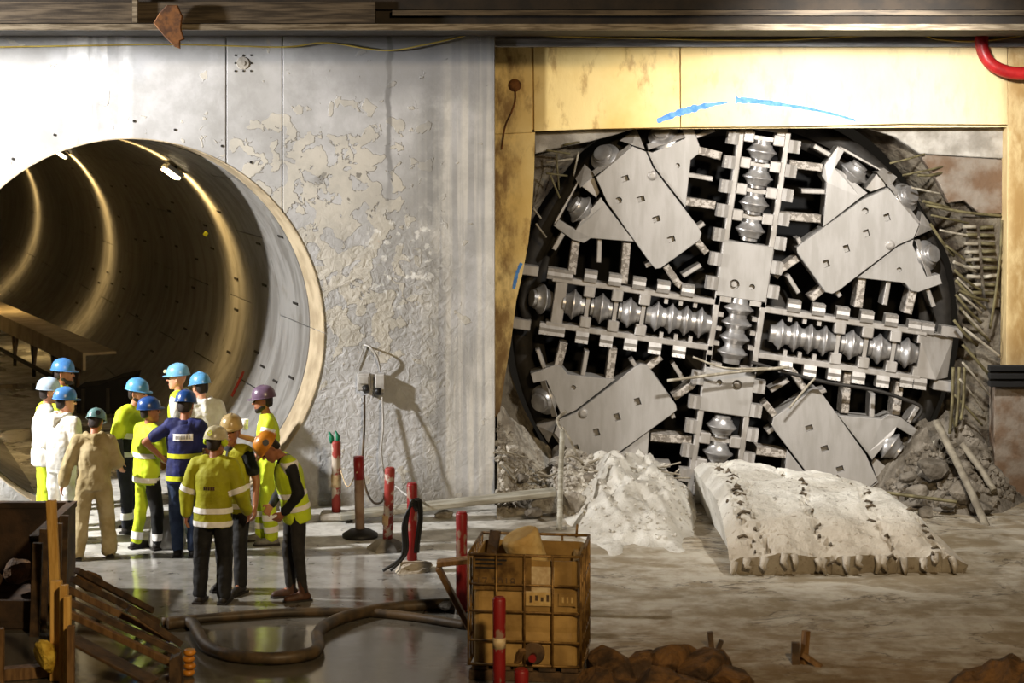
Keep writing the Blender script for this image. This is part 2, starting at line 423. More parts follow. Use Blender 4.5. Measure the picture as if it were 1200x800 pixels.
M['bootgrey'] = mat('grey_boots', (130, 128, 122), (100, 98, 92), .7, sc=12)
M['skin'] = mat('skin', (206, 152, 122), (190, 132, 104), .5, sc=12, bump=.05)
M['skintan'] = mat('tan_skin', (164, 108, 78), (146, 92, 64), .5, sc=12, bump=.05)
M['hairdark'] = mat('dark_hair', (44, 32, 24), (30, 22, 17), .6, sc=30)
M['eye'] = mat('eye_dark', (30, 24, 22), (20, 16, 14), .2, bump=0)
M['lips'] = mat('lips', (150, 84, 72), (136, 72, 62), .5, bump=0)
def helm(k, c): M[k] = mat('hard_hat_'+k, c, tuple(int(v*.86) for v in c), .28, sc=9, bump=.03, spec=.5)
helm('h_blue', (92, 158, 206)); helm('h_pale', (186, 206, 226)); helm('h_mid', (74, 128, 190)); helm('h_dark', (38, 76, 140)); helm('h_teal', (96, 130, 128))
helm('h_cream', (206, 196, 160)); helm('h_orange', (214, 138, 44)); helm('h_tan', (196, 168, 112)); helm('h_maroon', (110, 88, 110)); helm('h_sky', (118, 176, 210))
M['torn'] = mat('torn_muddy_steel', (96, 84, 66), (66, 56, 42), .8, sc=9)
M['pole'] = mat('dirty_pole', (128, 120, 104), (98, 90, 76), .8, sc=7)
# ------------------------------------------------------------------ the setting
random.seed(4)
TC = (-4.87, 2.20); TR = 2.48; SH = -.374           # tunnel mouth centre (x, z), radius, drift in x per metre of depth
TBM = P(863, 385, .6); TBR = 2.93

def fh(x, y):                                        # ground height
    n = noise.fractal(Vector((x*.5, y*.9, 3.1)), 1.0, 2.0, 4)
    k = min(1, max(0, (x-.3)/1.6))
    return (n*.006)*(1-k)+k*(n*.022+noise.fractal(Vector((x*1.3+7, y*3.2, 1)), 1, 2, 3)*.012)
def grid(name, xs, ys, fz, m, parent=None, smooth=True):
    nx, ny = len(xs), len(ys); b = MB()
    vs = [(x, y, fz(x, y)) for y in ys for x in xs]
    fs = [(j*nx+i, j*nx+i+1, (j+1)*nx+i+1, (j+1)*nx+i) for j in range(ny-1) for i in range(nx-1)]
    b.add(vs, fs, smooth); return b.build(name, m, parent)
def lsp(a, b, n): return [a+(b-a)*i/(n-1) for i in range(n)]
fl = grid('floor', lsp(-16, 13, 150), lsp(-24.5, 1.4, 150), fh, M['floor'])
tag(fl, 'wet concrete and muddy ground of the excavation', kind='structure')
b = MB()                                             # floor inside the tunnel
b.add([(TC[0]-1.5+SH*1.2, 1.2, -.02), (TC[0]+1.5+SH*1.2, 1.2, -.02), (TC[0]+1.5+SH*60, 60, -.02), (TC[0]-1.5+SH*60, 60, -.02)], [(0, 1, 2, 3)])
tag(b.build('floor', M['floor']), 'dark concrete invert running away inside the tunnel', kind='structure')

# wall with the tunnel mouth, in cast panels
ZT = 6.02
def skew_cyl(y0, y1, r, seg=96):
    b = MB(); vs = []
    for y in (y0, y1):
        for k in range(seg):
            a = 2*math.pi*k/seg; vs.append((TC[0]+SH*y+r*math.cos(a), y, TC[1]+r*math.sin(a)))
    fs = [(k, (k+1) % seg, seg+(k+1) % seg, seg+k) for k in range(seg)]
    fs += [list(range(seg))[::-1], list(range(seg, 2*seg))]
    return b.add(vs, fs).mesh('cut')
def fix_normals(me):
    bm = bmesh.new(); bm.from_mesh(me); bmesh.ops.recalc_face_normals(bm, faces=bm.faces[:]); bm.to_mesh(me); bm.free(); return me
cutm = fix_normals(skew_cyl(-1, 2, TR))
wl = MB().box(((-13+P(580, 0).x)/2-.02, .27, ZT/2-.1), ((13+P(580, 0).x)/2-.03, .17, ZT/2+.1))
wl = link('wall_left', boolean(fix_normals(wl.mesh('wall_left')), cutm), M['wall'])
tag(wl, 'grey stained concrete wall with the round tunnel mouth', kind='structure')
edges = [-13, P(265, 0).x, P(331, 0).x, P(580, 0).x]
for i in range(3):
    x0, x1 = edges[i]+.006, edges[i+1]-(.006 if i < 2 else 0)
    me = fix_normals(MB().box(((x0+x1)/2, .06, ZT/2-.1), ((x1-x0)/2, .06, ZT/2+.1), bev=.008).mesh('wall_panel'))
    if x0 < TC[0]+TR: me = boolean(me, cutm)
    link('wall_panel', me, M['wall'], wl)
# return face of the wall end is the panel itself; formwork anchor mark
c = P(285, 74); b = MB().lathe([(-.012, .075), (0, .085), (.002, .085)], 20, 'y', c); b.lathe([(-.02, .03), (0, .035)], 12, 'y', c)
b.build('anchor_plate', M['concrete'], wl)
for dx, dz in ((-1, 1), (0, 1), (1, 1), (-1, -1), (0, -1), (1, -1), (-1, 0), (1, 0)):
    MB().lathe([(-.01, .012), (0, .014)], 8, 'y', c+Vector((dx*.10, 0, dz*.10))).build('bolt', M['darksteel'], wl)
for px, py in ((64, 158), (15, 186), (157, 142), (205, 152), (260, 171), (294, 190)):
    MB().lathe([(-.012, .016), (0, .018)], 8, 'y', P(px, py)).build('bolt', M['darksteel'], wl)

# tunnel: collar ring, then lining rings of seven segments
tl = empty('tunnel_lining', (TC[0], 0, TC[1])); tag(tl, 'segmental concrete tunnel lining curving away to the left', kind='structure')
def seg_mesh(a0, a1, y0, y1, r0, r1, n=9):
    vs = []; 
    for y in (y0, y1):
        for r in (r0, r1):
            for k in range(n):
                a = a0+(a1-a0)*k/(n-1); vs.append((SH*y+r*math.cos(a), y, r*math.sin(a)))
    A, B, C_, D = 0, n, 2*n, 3*n                     # front inner, front outer, back inner, back outer
    b = MB(); fs = []; si = []
    iv = vs[:n]+vs[2*n:3*n]                          # the visible face keeps vertices of its own so that it shades smoothly
    for k in range(n-1):
        si.append((k, k+1, n+k+1, n+k)); fs.append((B+k+1, B+k, D+k, D+k+1))
        fs.append((A+k+1, A+k, B+k, B+k+1)); fs.append((C_+k, C_+k+1, D+k+1, D+k))
    fs.append((A, C_, D, B)); fs.append((A+n-1, B+n-1, D+n-1, C_+n-1))
    b.add(vs, fs); b.add(iv, si, True)
    return b.mesh('lining_segment')
for k in range(9):
    a0 = R(-40+k*40); link('collar_segment', seg_mesh(a0+.002, a0+R(40)-.002, -.012, .62, TR-.012, TR+.0, 10), M['collar'], tl)
RW, NS = 1.5, 7
sets = []
for st in (0, 1):
    row = []
    for k in range(NS):
        a0 = 2*math.pi*(k+.5*st)/NS; g = .0028
        row.append(seg_mesh(a0+g, a0+2*math.pi/NS-g, .005, RW-.005, TR-.02, TR+.2, 10))
    sets.append(row)
NR = 40
for i in range(NR):
    y = .63+i*RW
    for k in range(NS):
        link('lining_segment', sets[i % 2][k], M['lining'], tl, (SH*y, y, 0))
b = MB(); vs = []; seg = 48                          # dark shell added behind the joints to stop light leaks
for y in (.3, 62):
    for k in range(seg):
        a = 2*math.pi*k/seg; vs.append((SH*y+(TR+.06)*math.cos(a), y, (TR+.06)*math.sin(a)))
b.add(vs, [(k, (k+1) % seg, seg+(k+1) % seg, seg+k) for k in range(seg)]+[list(range(seg, 2*seg))], True)
b.build('blackout_shell', M['black'], tl)
# bolt pockets on the visible side of the lining
pk = MB().box((0, 0, 0), (.010, .13, .016)).mesh('bolt_pocket')
for i in range(12):
    for a in (-10, 12, 30, -26):
        y = .63+i*RW+random.uniform(.25, 1.2); ar = R(a+random.uniform(-9, 9)); r = TR-.022
        link('bolt_pocket', pk, M['darksteel'], tl, (SH*y+r*math.cos(ar), y, r*math.sin(ar)), (0, -ar, R(20)))
ar = R(-27); y = 3.4; r = TR-.03
MB().box((0, 0, 0), (.004, .06, .22)).build('paint_mark', M['redpaint'], tl, (SH*y+r*math.cos(ar), y, r*math.sin(ar)), (0, -ar, R(20)))

# tunnel lamps
for i, y in enumerate((4.2, 15.6, 27.0, 38.4)):
    ax = TC[0]+SH*y; ang = R(54); r = TR-.14
    pos = Vector((ax+r*math.cos(ang), y, TC[1]+r*math.sin(ang)))
    e = empty('tunnel_lamp', pos, (0, R(36), R(20)))
    tag(e, ['bright rectangular lamp on the tunnel roof nearest the mouth', 'second tunnel roof lamp from the mouth, smaller', 'third tunnel roof lamp from the mouth', 'farthest tunnel roof lamp'][i], 'lamp', 'lamps along the tunnel roof')
    MB().box((0, 0, .035), (.14, .26, .035), bev=.012).build('housing', M['grey'], e)
    MB().box((0, 0, -.02), (.12, .24, .02), bev=.008).build('diffuser', M['tube'], e)
    MB().box((0, 0, .09), (.02, .05, .03)).build('bracket', M['darksteel'], e)
    d = bpy.data.lights.new('tunnel_lamp_light', 'POINT'); d.energy = [390, 560, 560, 480][i]; d.color = (1, .68, .27); d.shadow_soft_size = .05
    d.use_nodes = True; nt = d.node_tree; em = nt.nodes['Emission']        # photometric curve of a cross-fan luminaire
    g = nt.nodes.new('ShaderNodeNewGeometry'); dp = nt.nodes.new('ShaderNodeVectorMath'); dp.operation = 'DOT_PRODUCT'
    dp.inputs[1].default_value = Vector((SH, 1, 0)).normalized(); nt.links.new(g.outputs['Incoming'], dp.inputs[0])
    def mm(op, a, bb=None):
        x = nt.nodes.new('ShaderNodeMath'); x.operation = op
        nt.links.new(a, x.inputs[0])
        if bb is not None: x.inputs[1].default_value = bb
        return x.outputs[0]
    x = mm('DIVIDE', dp.outputs['Value'], .31); x2 = nt.nodes.new('ShaderNodeMath'); x2.operation = 'MULTIPLY'; nt.links.new(x, x2.inputs[0]); nt.links.new(x, x2.inputs[1])
    ex = mm('MULTIPLY', x2.outputs[0], -1.0); p = nt.nodes.new('ShaderNodeMath'); p.operation = 'EXPONENT'; nt.links.new(ex, p.inputs[0])
    s = mm('MULTIPLY_ADD', p.outputs[0], 1.0); s.node.inputs[2].default_value = .0
    nt.links.new(s, em.inputs['Strength'])
    lo = bpy.data.objects.new('tunnel_lamp_light', d); COL.objects.link(lo)
    lo.location = (ax+(r-.45)*math.cos(ang), y, TC[1]+(r-.45)*math.sin(ang))
# small round glowing dot and a yellow tag on the lining
e = MB().lathe([(-.02, .05), (.02, .05)], 14, 'y', P(235, 202, 6.2)).build('glow_dot', M['tube']); tag(e, 'tiny round white dot high on the tunnel wall', 'lamp')
e = MB().box(P(241, 274, 5.3), (.035, .015, .035), Matrix.Rotation(.6, 3, 'Y'), .01).build('marker_tag', M['yellowtape']); tag(e, 'small yellow marker tag fixed to the tunnel lining', 'tag')

# conveyor trough inside the tunnel
e = empty('conveyor_walkway', (-7.4, 10, 0)); tag(e, 'brown steel walkway trough running back along the tunnel floor', 'walkway')
A, B = P(118, 425, 8.5), P(-70, 326, 22); A.z = B.z = .86
off = Vector((-7.4, 10, 0)); A -= off; B -= off; d = (B-A).normalized(); sd = Vector((d.y, -d.x, 0))
MB().bar(A, B, .55, .05, bev=.01).build('deck_plate', M['collar'], e)
MB().bar(A-sd*.28+Vector((0, 0, -.12)), B-sd*.28+Vector((0, 0, -.12)), .05, .3).build('side_beam', M['collar'], e)
MB().bar(A-sd*.3+Vector((0, 0, -.66)), B-sd*.3+Vector((0, 0, -.66)), .06, .06).build('lower_rail', M['darksteel'], e)
L = (B-A).length
for k in range(9):
    p = A+d*(.6+k*(L-1)/8.5)-sd*.26
    MB().prism([(-.25, 0), (.25, 0), (0, -.5)], -.02, .02).build('rib_bracket', M['rustconc'], e, p+Vector((0, 0, -.27)), (0, 0, math.atan2(d.y, d.x)))
    MB().box((0, 0, 0), (.03, .03, .30)).build('support_leg', M['darksteel'], e, Vector((p.x, p.y, .30)))
e = empty('spoil_skip', P(125, 470, 7.0)*1); e.location.z = .12; tag(e, 'black steel spoil skip at the end of the tunnel walkway', 'skip')
MB().prism([(-.42, 0), (.32, 0), (.5, .62), (.2, .56), (-.05, .46), (-.42, .42)], -.35, .35, .02).build('hopper', M['black'], e)
MB().box((-.3, -.37, .2), (.03, .02, .2)).build('stiffener', M['darksteel'], e); MB().box((.1, -.37, .22), (.03, .02, .2)).build('stiffener', M['darksteel'], e)

# frame around the machine: yellow concrete, panel by panel
YF = .25
def poly(pts, Y): return [(P(x, y, Y).x, P(x, y, Y).z) for x, y in pts]
wr = MB().prism(poly([(581, 52), (1330, 52), (1330, 148), (581, 152)], YF+.1), YF+.05, YF+.3)
wr = wr.build('wall_right', M['yellow']); tag(wr, 'yellow concrete lintel and posts framing the boring machine', kind='structure')
MB().prism(poly([(579.5, 55), (623, 55), (624, 155), (579.5, 157)], YF), YF, YF+.06, .006).build('lintel_panel', M['yellow'], wr)
MB().prism(poly([(625, 55), (796, 55), (797, 149), (700, 151), (626, 154)], YF), YF-.02, YF+.06, .006).build('lintel_panel', M['yellow'], wr)
MB().prism(poly([(797.6, 55), (1180, 55), (1181, 146), (1060, 145), (940, 148), (798, 149)], YF), YF-.02, YF+.06, .006).build('lintel_panel', M['yellow'], wr)
MB().prism(poly([(1181, 55), (1330, 55), (1330, 438), (1179, 438), (1180, 300)], YF), YF-.01, YF+.3, .006).build('lintel_panel', M['yellow'], wr)
MB().prism(poly([(1166, 440), (1330, 440), (1330, 640), (1166, 640)], YF), YF+.02, YF+.3, .008).build('rusted_post', M['rustconc'], wr)
MB().prism(poly([(588, 157), (627, 155), (626, 200), (624, 240), (619, 285), (612, 322), (605, 352), (599, 400), (592, 440), (586, 482), (580, 490), (579.5, 157)], YF), YF+.02, YF+.12, .006).build('torn_panel', M['yellow'], wr)
# blue spray arc on the lintel: flat paint with ragged edges
def paint(name, pts, wd, Y, m, parent, seedv):
    random.seed(seedv); b = MB(); vs = []
    c = smooth_curve([P(x, y, Y) for x, y in pts], 8)
    for i, p in enumerate(c):
        t = (c[min(i+1, len(c)-1)]-c[max(i-1, 0)]).normalized(); nrm = Vector((-t.z, 0, t.x)); hw = wd(i/(len(c)-1))*random.uniform(.7, 1.2)
        vs += [p+nrm*hw, p-nrm*hw]
    b.add(vs, [(2*i, 2*i+1, 2*i+3, 2*i+2) for i in range(len(c)-1)]); return b.build(name, m, parent)
paint('paint_mark', [(770, 142), (790, 134), (810, 128), (832, 123), (853, 120)], lambda t: .045*math.sin(math.pi*min(1, .2+t*.75)), YF-.023, M['bluepaint'], wr, 1)
paint('paint_mark', [(862, 117), (880, 118), (905, 121), (940, 126), (970, 132), (1003, 141)], lambda t: .038*(1-.8*t)+.004, YF-.023, M['bluepaint'], wr, 2)
paint('paint_mark', [(611, 308), (606, 320), (602, 338)], lambda t: .022, YF+.015, M['bluepaint'], wr, 3)
c = P(603, 100, YF); MB().lathe([(-.04, .02), (-.03, .075), (0, .085)], 18, 'y', c).build('anchor_plate', M['rustflake'], wr)
e = MB().tube(smooth_curve([c+Vector((0, -.03, 0)), P(604, 115, .2), P(600, 130, .2), P(592, 148, .2), P(588, 175, .2)], 6), .012, 6).build('anchor_wire', M['rustflake'], wr)

# excavated ground around the bore
b = MB(); na, nr = 128, 10; vs = []; fs = []
for j in range(nr):
    r = TBR+.10+j*.22
    for i in range(na):
        a = 2*math.pi*i/na; rr = r+(.07*noise.noise(Vector((math.cos(a)*4, math.sin(a)*4, 5))) if j == 0 else 0)
        p = Vector((TBM.x+rr*math.cos(a), 0, TBM.z+rr*math.sin(a)))
        p.y = .70+.10*noise.fractal(p*1.8, 1, 2, 4)+(.5 if j == 0 else 0)
        vs.append(p)
for j in range(nr-1):
    for i in range(na):
        k = (i+1) % na; fs.append((j*na+i, j*na+k, (j+1)*na+k, (j+1)*na+i))
b.add(vs, fs, True); rw = b.build('wall_back', M['rockwall']); tag(rw, 'dark excavated ground around the bored opening', kind='structure')

# gallery of steel above
gd = empty('ceiling', (0, -2, 6)); tag(gd, 'dark steel girders and decking overhead', kind='structure')
def ybox(x0, x1, y0, y1, py0, py1, Yf):             # box whose front face spans rows py0..py1
    z1, z0 = P(0, py0, Yf).z, P(0, py1, Yf).z
    return MB().box(((x0+x1)/2-0, (y0+y1)/2+2, (z0+z1)/2-6), ((x1-x0)/2, (y1-y0)/2, (z1-z0)/2))
ybox(-14, 12, -2.0, .3, -30, 11, -2.0).build('decking', M['ceil'], gd)
ybox(-14, 12, -1.9, .3, 10, 36, -1.9).build('girder_web', M['ceil'], gd)
ybox(-1.4, 12, -2.06, -1.7, 12, 18, -2.06).build('girder_flange', M['girder'], gd)
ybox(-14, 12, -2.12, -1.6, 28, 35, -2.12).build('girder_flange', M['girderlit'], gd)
ybox(-14, -1.6, -2.05, -1.7, 2, 27, -2.05).build('girder_side', M['girder'], gd)
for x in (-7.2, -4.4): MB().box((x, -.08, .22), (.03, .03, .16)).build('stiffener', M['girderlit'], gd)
ybox(-14, 12, -.35, .3, 30, 37, -.35).build('cap_beam', M['ceil'], gd)
e = MB().prism([(P(x, y, .12).x, P(x, y, .12).z) for x, y in [(540, 37), (1330, 37), (1330, 55), (581, 55), (540, 44)]], .10, .30, .01); e = e.build('trim_1', M['waler']); tag(e, 'grey steel waling beam above the yellow lintel', kind='structure')
e = MB().bar(P(581, 46, .1), P(1330, 46, .1), .03, .015).build('trim_2', M['waler']); tag(e, 'narrow steel lip along the waling beam', kind='structure')
e = MB().prism([(P(x, y, -2.15).x, P(x, y, -2.15).z) for x, y in [(180, 27), (187, 15), (196, 6), (208, 6), (214, 19), (212, 33), (216, 46), (211, 48), (211, 57), (205, 55), (192, 42)]], -2.17, -2.12, .01).build('rust_flake', M['rustflake'])
tag(e, 'torn brown rust flake hanging from the overhead girder', 'debris')
# loose plaster bits where the wall meets the cap beam
# ------------------------------------------------------------------ tunnel boring machine
U = 25.6/F                                            # metres per pixel at the machine face
RA = 8.3; ca, sa = math.cos(R(RA)), math.sin(R(RA))
tb = empty('tunnel_boring_machine', TBM, (0, R(RA), 0))
tag(tb, 'huge round grey tunnel boring machine cutterhead breaking through the wall', 'machine')
def Lp(px, py):                                       # photo pixel -> cutterhead (u, v) metres
    dx, du = px-863, 385-py
    return ((dx*ca-du*sa)*U, (dx*sa+du*ca)*U)
def LP(pts): return [Lp(x, y) for x, y in pts]
# shield, chamber, rim
b = MB(); seg = 96; vs = []
prof = [(.46, TBR-.26), (.40, TBR-.16), (.42, TBR-.03), (.5, TBR), (3.2, TBR), (3.2, .1)]
for y, r in prof:
    for k in range(seg):
        a = 2*math.pi*k/seg; vs.append((r*math.cos(a), y, r*math.sin(a)))
b.add(vs, [(j*seg+k, (j+1)*seg+k, (j+1)*seg+(k+1) % seg, j*seg+(k+1) % seg) for j in range(len(prof)-1) for k in range(seg)], True)
sh = b.build('shield', M['darksteel'], tb)
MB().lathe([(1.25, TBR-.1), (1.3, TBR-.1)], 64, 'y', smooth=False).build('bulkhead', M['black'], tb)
MB().lathe([(.45, .75), (1.25, .95)], 40, 'y').build('hub', M['darksteel'], tb)
# inner ring that ties the arms together
b = MB(); vs = []
for y, r in ((.55, TBR-.42), (.55, TBR-.24), (.75, TBR-.24), (.75, TBR-.42)):
    for k in range(seg):
        a = 2*math.pi*k/seg; vs.append((r*math.cos(a), y, r*math.sin(a)))
b.add(vs, [(j*seg+k, ((j+1) % 4)*seg+k, ((j+1) % 4)*seg+(k+1) % seg, j*seg+(k+1) % seg) for j in range(4) for k in range(seg)], True)
b.build('rim_ring', M['darksteel'], tb)

# disc cutters (axis along x)
def disc_profile(c, w=1.0): return [(c-13*w, 8), (c-12.5*w, 10), (c-9*w, 10), (c-8.6*w, 12), (c-6*w, 12.6), (c-2.2*w, 15.6), (c-.7, 18), (c+.7, 18), (c+2.2*w, 15.6), (c+6*w, 12.6), (c+8.6*w, 12), (c+9*w, 10), (c+12.5*w, 10), (c+13*w, 8)]
single = MB().lathe([(t*U, r*U) for t, r in disc_profile(0)], 28, 'x').mesh('disc_cutter'); single.materials.append(M['disc']); single.set_sharp_from_angle(angle=R(28))
def multi(ts):
    pr = [(ts[0]-13, 8), (ts[0]-12.5, 10), (ts[0]-9, 10.5)]
    for t in ts: pr += [(t-6.5, 11), (t-5.5, 12.4), (t-2, 15.4), (t-.7, 18), (t+.7, 18), (t+2, 15.4), (t+5.5, 12.4), (t+6.5, 11)]
    pr += [(ts[-1]+9, 10.5), (ts[-1]+12.5, 10), (ts[-1]+13, 8)]
    me = MB().lathe([(t*U, r*U) for t, r in pr], 28, 'x').mesh('disc_cutter_set'); me.materials.append(M['disc']); me.set_sharp_from_angle(angle=R(28)); return me
quad = multi([-26, -8.7, 8.7, 26])
VY = .075                                             # disc axis depth behind the face
def disc(parent, u, v, rot=(0, 0, 0), me=single, y=VY, name='disc_cutter'):
    return link(name, me, None, parent, (u*U, y, v*U), rot)
# scraper tooth (local x along the arm, z outwards)
tm = MB()
pr = [(-.09, -7), (-.12, -2), (-.10, 2), (-.12, 6), (.06, 7), (.10, -7)]
tv = [(x*U, y, z*U) for x in (-7.5, 7.5) for y, z in pr]; n6 = len(pr)
tm.add(tv, [list(range(n6)), list(range(n6, 2*n6))[::-1]]+[(i, i+n6, (i+1) % n6+n6, (i+1) % n6) for i in range(n6)])
for k in (-2.5, 2.5): tm.box((k*U, -.075, 5.2*U), (.006, .045, .012))
tooth = fix_normals(tm.mesh('scraper_tooth')); tooth.materials.append(M['steel'])

def saddle(parent, s, vertical, hw=30):
    """I-shaped seat between two discs at distance s along the arm"""
    b = MB()
    for q in (-1, 1):
        c = (s*U, .07, q*(hw-12)*U)
        b.box(c, (6.5*U, .10, 6.5*U), bev=.012)
    b.box((s*U, .14, 0), (2.4*U, .12, (hw-6)*U))
    o = b.build('disc_saddle', M['steel'], parent); return o
def arm(name, rot, discs, saddles, quadc, plate, teeth, s0, s1, endplate, pairs):
    """arm along +x of its own frame"""
    b = MB()
    for q in (-1, 1): b.box(((s0+s1)/2*U, .17, q*27*U), ((s1-s0)/2*U, .18, 3.4*U), bev=.01)
    a = b.build(name, M['steel'], tb, None, (0, R(rot), 0))
    for s in discs: disc(a, s, 0)
    for s in saddles: saddle(a, s, False)
    if quadc is not None:
        disc(a, quadc, 0, me=quad, name='disc_cutter_set')
        for k in (-17.3, 0, 17.3):
            for q in (-1, 1): MB().box(((quadc+k)*U, .09, q*20.5*U), (2.2*U, .06, 3.5*U)).build('spacer_lug', M['steel'], a)
    if plate: 
        p0, p1 = plate
        me = MB().prism([(p0*U, -30*U), (p1*U, -30*U), (p1*U, 30*U), (p0*U, 30*U)], -.02, .3, .012).mesh('cover_plate')
        cb = MB()
        for q, r in ((-11, 3.6), (10, 6)): cb.lathe([(-.2, r*U), (.05, r*U)], 16, 'y', ((p0+16)*U, 0, q*U), smooth=False)
        o = link('cover_plate', boolean(fix_normals(me), fix_normals(cb.mesh('cut'))), M['plate'], a)
        MB().lathe([(.0, 3*U), (.08, 4.6*U)], 14, 'y', ((p0+16)*U, 0, 10*U)).build('plug', M['steel'], o)
        [MB().box(((p0-2)*U, .08, q*20*U), (4*U, .09, 9*U)).build('plate_lip', M['steel'], o) for q in (-1, 1)]
    if endplate:
        e0, e1 = endplate
        MB().prism([(e0*U, -26*U), (e1*U, -26*U), ((e1+16)*U, -22*U), ((e1+16)*U, 24*U), (e1*U, 28*U), (e0*U, 28*U), (e0*U, 14*U), ((e0+4)*U, 14*U), ((e0+4)*U, -14*U), (e0*U, -14*U)], 0, .3, .008,
                   [.0, .0, .13, .13, .0, .0, 0, 0, 0, 0]).build('end_plate', M['steel'], a)
    for s in teeth:
        for q in (1, -1):
            link('scraper_tooth', tooth, None, a, (s*U, .05, q*36.5*U), (0, 0 if q > 0 else math.pi, 0))
    for q in (1, -1):
        for s in pairs: link('scraper_tooth', tooth, None, a, (s*U, .09, q*33*U), (0, 0 if q > 0 else math.pi, 0))
        if pairs: MB().box((252*U, .17, q*32*U), (13*U, .12, 6*U), bev=.01).build('wear_bar', M['steel'], a)
    return a
VD = [116.5, 147.5, 178.5, 209.5]; VS = [132, 163, 194, 225]
VT = [49+28.6*k for k in range(7)]
up = arm('cutter_arm', -90, VD, VS, None, (35, 101), VT, 28, 236, (230, 252), [])
dn = arm('cutter_arm', 90, VD, VS, None, (49, 101), [63+28.6*k for k in range(7)], 34, 236, (230, 252), [])
HT = [63+28.7*k for k in range(5)]
rt = arm('cutter_arm', 0, [136.5, 169.5, 202], [120, 153, 186], 78.5, None, HT, 30, 222, (212, 240), [206, 222])
lf = arm('cutter_arm', 180, [127, 160, 193], [111, 143.5, 176.5], 68.5, None, HT, 24, 222, None, [206, 221])
# left tip: wide web and a tilted gauge disc
MB().prism([(203*U, -27*U), (217*U, -27*U), (217*U, 27*U), (203*U, 27*U)], .0, .3, .01).build('end_web', M['steel'], lf)
disc(lf, 231, 0, (0, 0, R(-22)), y=.16)
MB().tube([(244*U, .2, -26*U), (252*U, .26, -10*U), (252*U, .26, 10*U), (244*U, .2, 26*U)], .06, 8).build('end_bracket', M['darksteel'], lf)
# hub frame with four stacked discs
hb = MB()
for q in (-1, 1): hb.box((q*27*U, .17, -7.5*U), (3.4*U, .18, 41*U), bev=.01)
hb = hb.build('hub_frame', M['steel'], tb)
disc(hb, 0, -3, (0, R(90), 0), quad, name='disc_cutter_set')
for v in (13.5, -3, -20.5):
    for q in (-1, 1): MB().box((q*20.5*U, .1, v*U), (3.5*U, .07, 2.4*U)).build('spacer_lug', M['steel'], hb)

# sector plates: traced once on the upper left, used four times
cen = [(698, 207.5), (711.5, 237.5), (762, 308), (768, 315), (774, 314), (820, 281), (822, 273), (818, 265), (800, 242), (765, 196), (757, 177.5), (741, 171)]
sidL = [(709, 239.5), (742.5, 282.5), (692, 278.5), (684, 284), (671, 280.5), (650, 265), (655, 258), (675, 270), (679, 262), (704, 232)]
rimL = [(649, 264), (652, 257), (677, 213), (697, 208.5), (703, 226), (699, 232), (678, 215.5), (655, 258.5)]
sidR = [(765, 179), (803, 162.5), (800, 147.5), (810, 144.5), (819.5, 171.5), (818, 180), (809, 187), (803, 241.5), (768, 196.5), (759.5, 178)]
tabA = [(675, 210), (686, 193), (698, 205), (680, 220)]
tabB = [(727, 165), (747, 151), (756, 175), (741, 170)]
capA = [(697, 206), (741, 174), (739, 168.5), (694, 201)]
capB = [(760, 175.5), (803, 161), (801, 155), (759, 169)]
def holes(sq, rd):
    cb = MB()
    d1 = Vector((821-764, 273-311)).normalized(); ang = math.atan2(-d1.y, d1.x)
    for x, y in sq:
        u, v = Lp(x, y); cb.box((u, -.0, v), (4.3*U, .05, 3.4*U), Matrix.Rotation(-ang-R(RA)*0+R(RA), 3, 'Y'))
    for x, y, r in rd:
        u, v = Lp(x, y); cb.lathe([(-.2, r*U), (.045, r*U)], 16, 'y', (u, 0, v), smooth=False)
    return fix_normals(cb.mesh('cut'))
cen_me = boolean(fix_normals(MB().prism(inset(LP(cen), .001), -.03, .42, .007).mesh('sector_plate')), holes([(732.5, 209), (751, 233), (769, 256.5), (786.5, 280)], [(725, 234.5, 4)]))
cen_b = boolean(fix_normals(MB().prism(inset(LP(cen), .001), -.03, .42, .007).mesh('sector_plate')), holes([(723, 197), (742, 221), (760, 245), (778, 269)], []))
sl_me = fix_normals(MB().prism(inset(LP(sidL), -.006), 0, .4, .006, [0, 0, 0, 0, .03, .08, .08, .02, 0, 0]).mesh('side_plate'))
sr_me = boolean(fix_normals(MB().prism(inset(LP(sidR), -.006), 0, .4, .006).mesh('side_plate')), holes([], [(794, 194, 3)]))
rl_me = fix_normals(MB().prism(LP(rimL), .10, .4, .006).mesh('rim_plate'))
ta_me = fix_normals(MB().prism(LP(tabA), .0, .4, .006, [.16, .2, .05, .02]).mesh('gauge_tab'))
tb_me = fix_normals(MB().prism(LP(tabB), .0, .4, .006, [.14, .18, .02, .0]).mesh('gauge_tab'))
ca_me = fix_normals(MB().prism(LP(capA), .0, .3, .006, [-.01, -.01, .05, .05]).mesh('cutter_seat'))
cb_me = fix_normals(MB().prism(LP(capB), .0, .3, .006, [-.01, -.01, .05, .05]).mesh('cutter_seat'))
for me in (cen_me, cen_b, sl_me, sr_me):
    me.materials.clear(); me.materials.append(M['plate'])
for me in (rl_me, ta_me, tb_me, ca_me, cb_me): me.materials.append(M['steel'])
ribs = [((675, 283), (670, 322), 9.5, 1), ((703, 280), (702, 308), 5.5, 0), ((735, 285), (731, 333), 9.5, 1), ((660, 274), (649, 293), 5.5, 0),
        ((818, 176), (846, 183), 9.5, 1), ((807, 205), (836, 210), 5.5, 0), ((802, 236), (839, 241), 9.5, 1), ((816, 160), (838, 152), 5, 0),
        ((781, 312), (794, 331), 8, 1), ((816, 281), (829, 297), 8, 1), ((801, 324), (822, 311), 5, 0), ((793, 331), (803, 339), 8, 1), ((817, 268), (826, 262), 5, 0), ((765, 309), (757, 312), 5, 0)]
rib_me = []
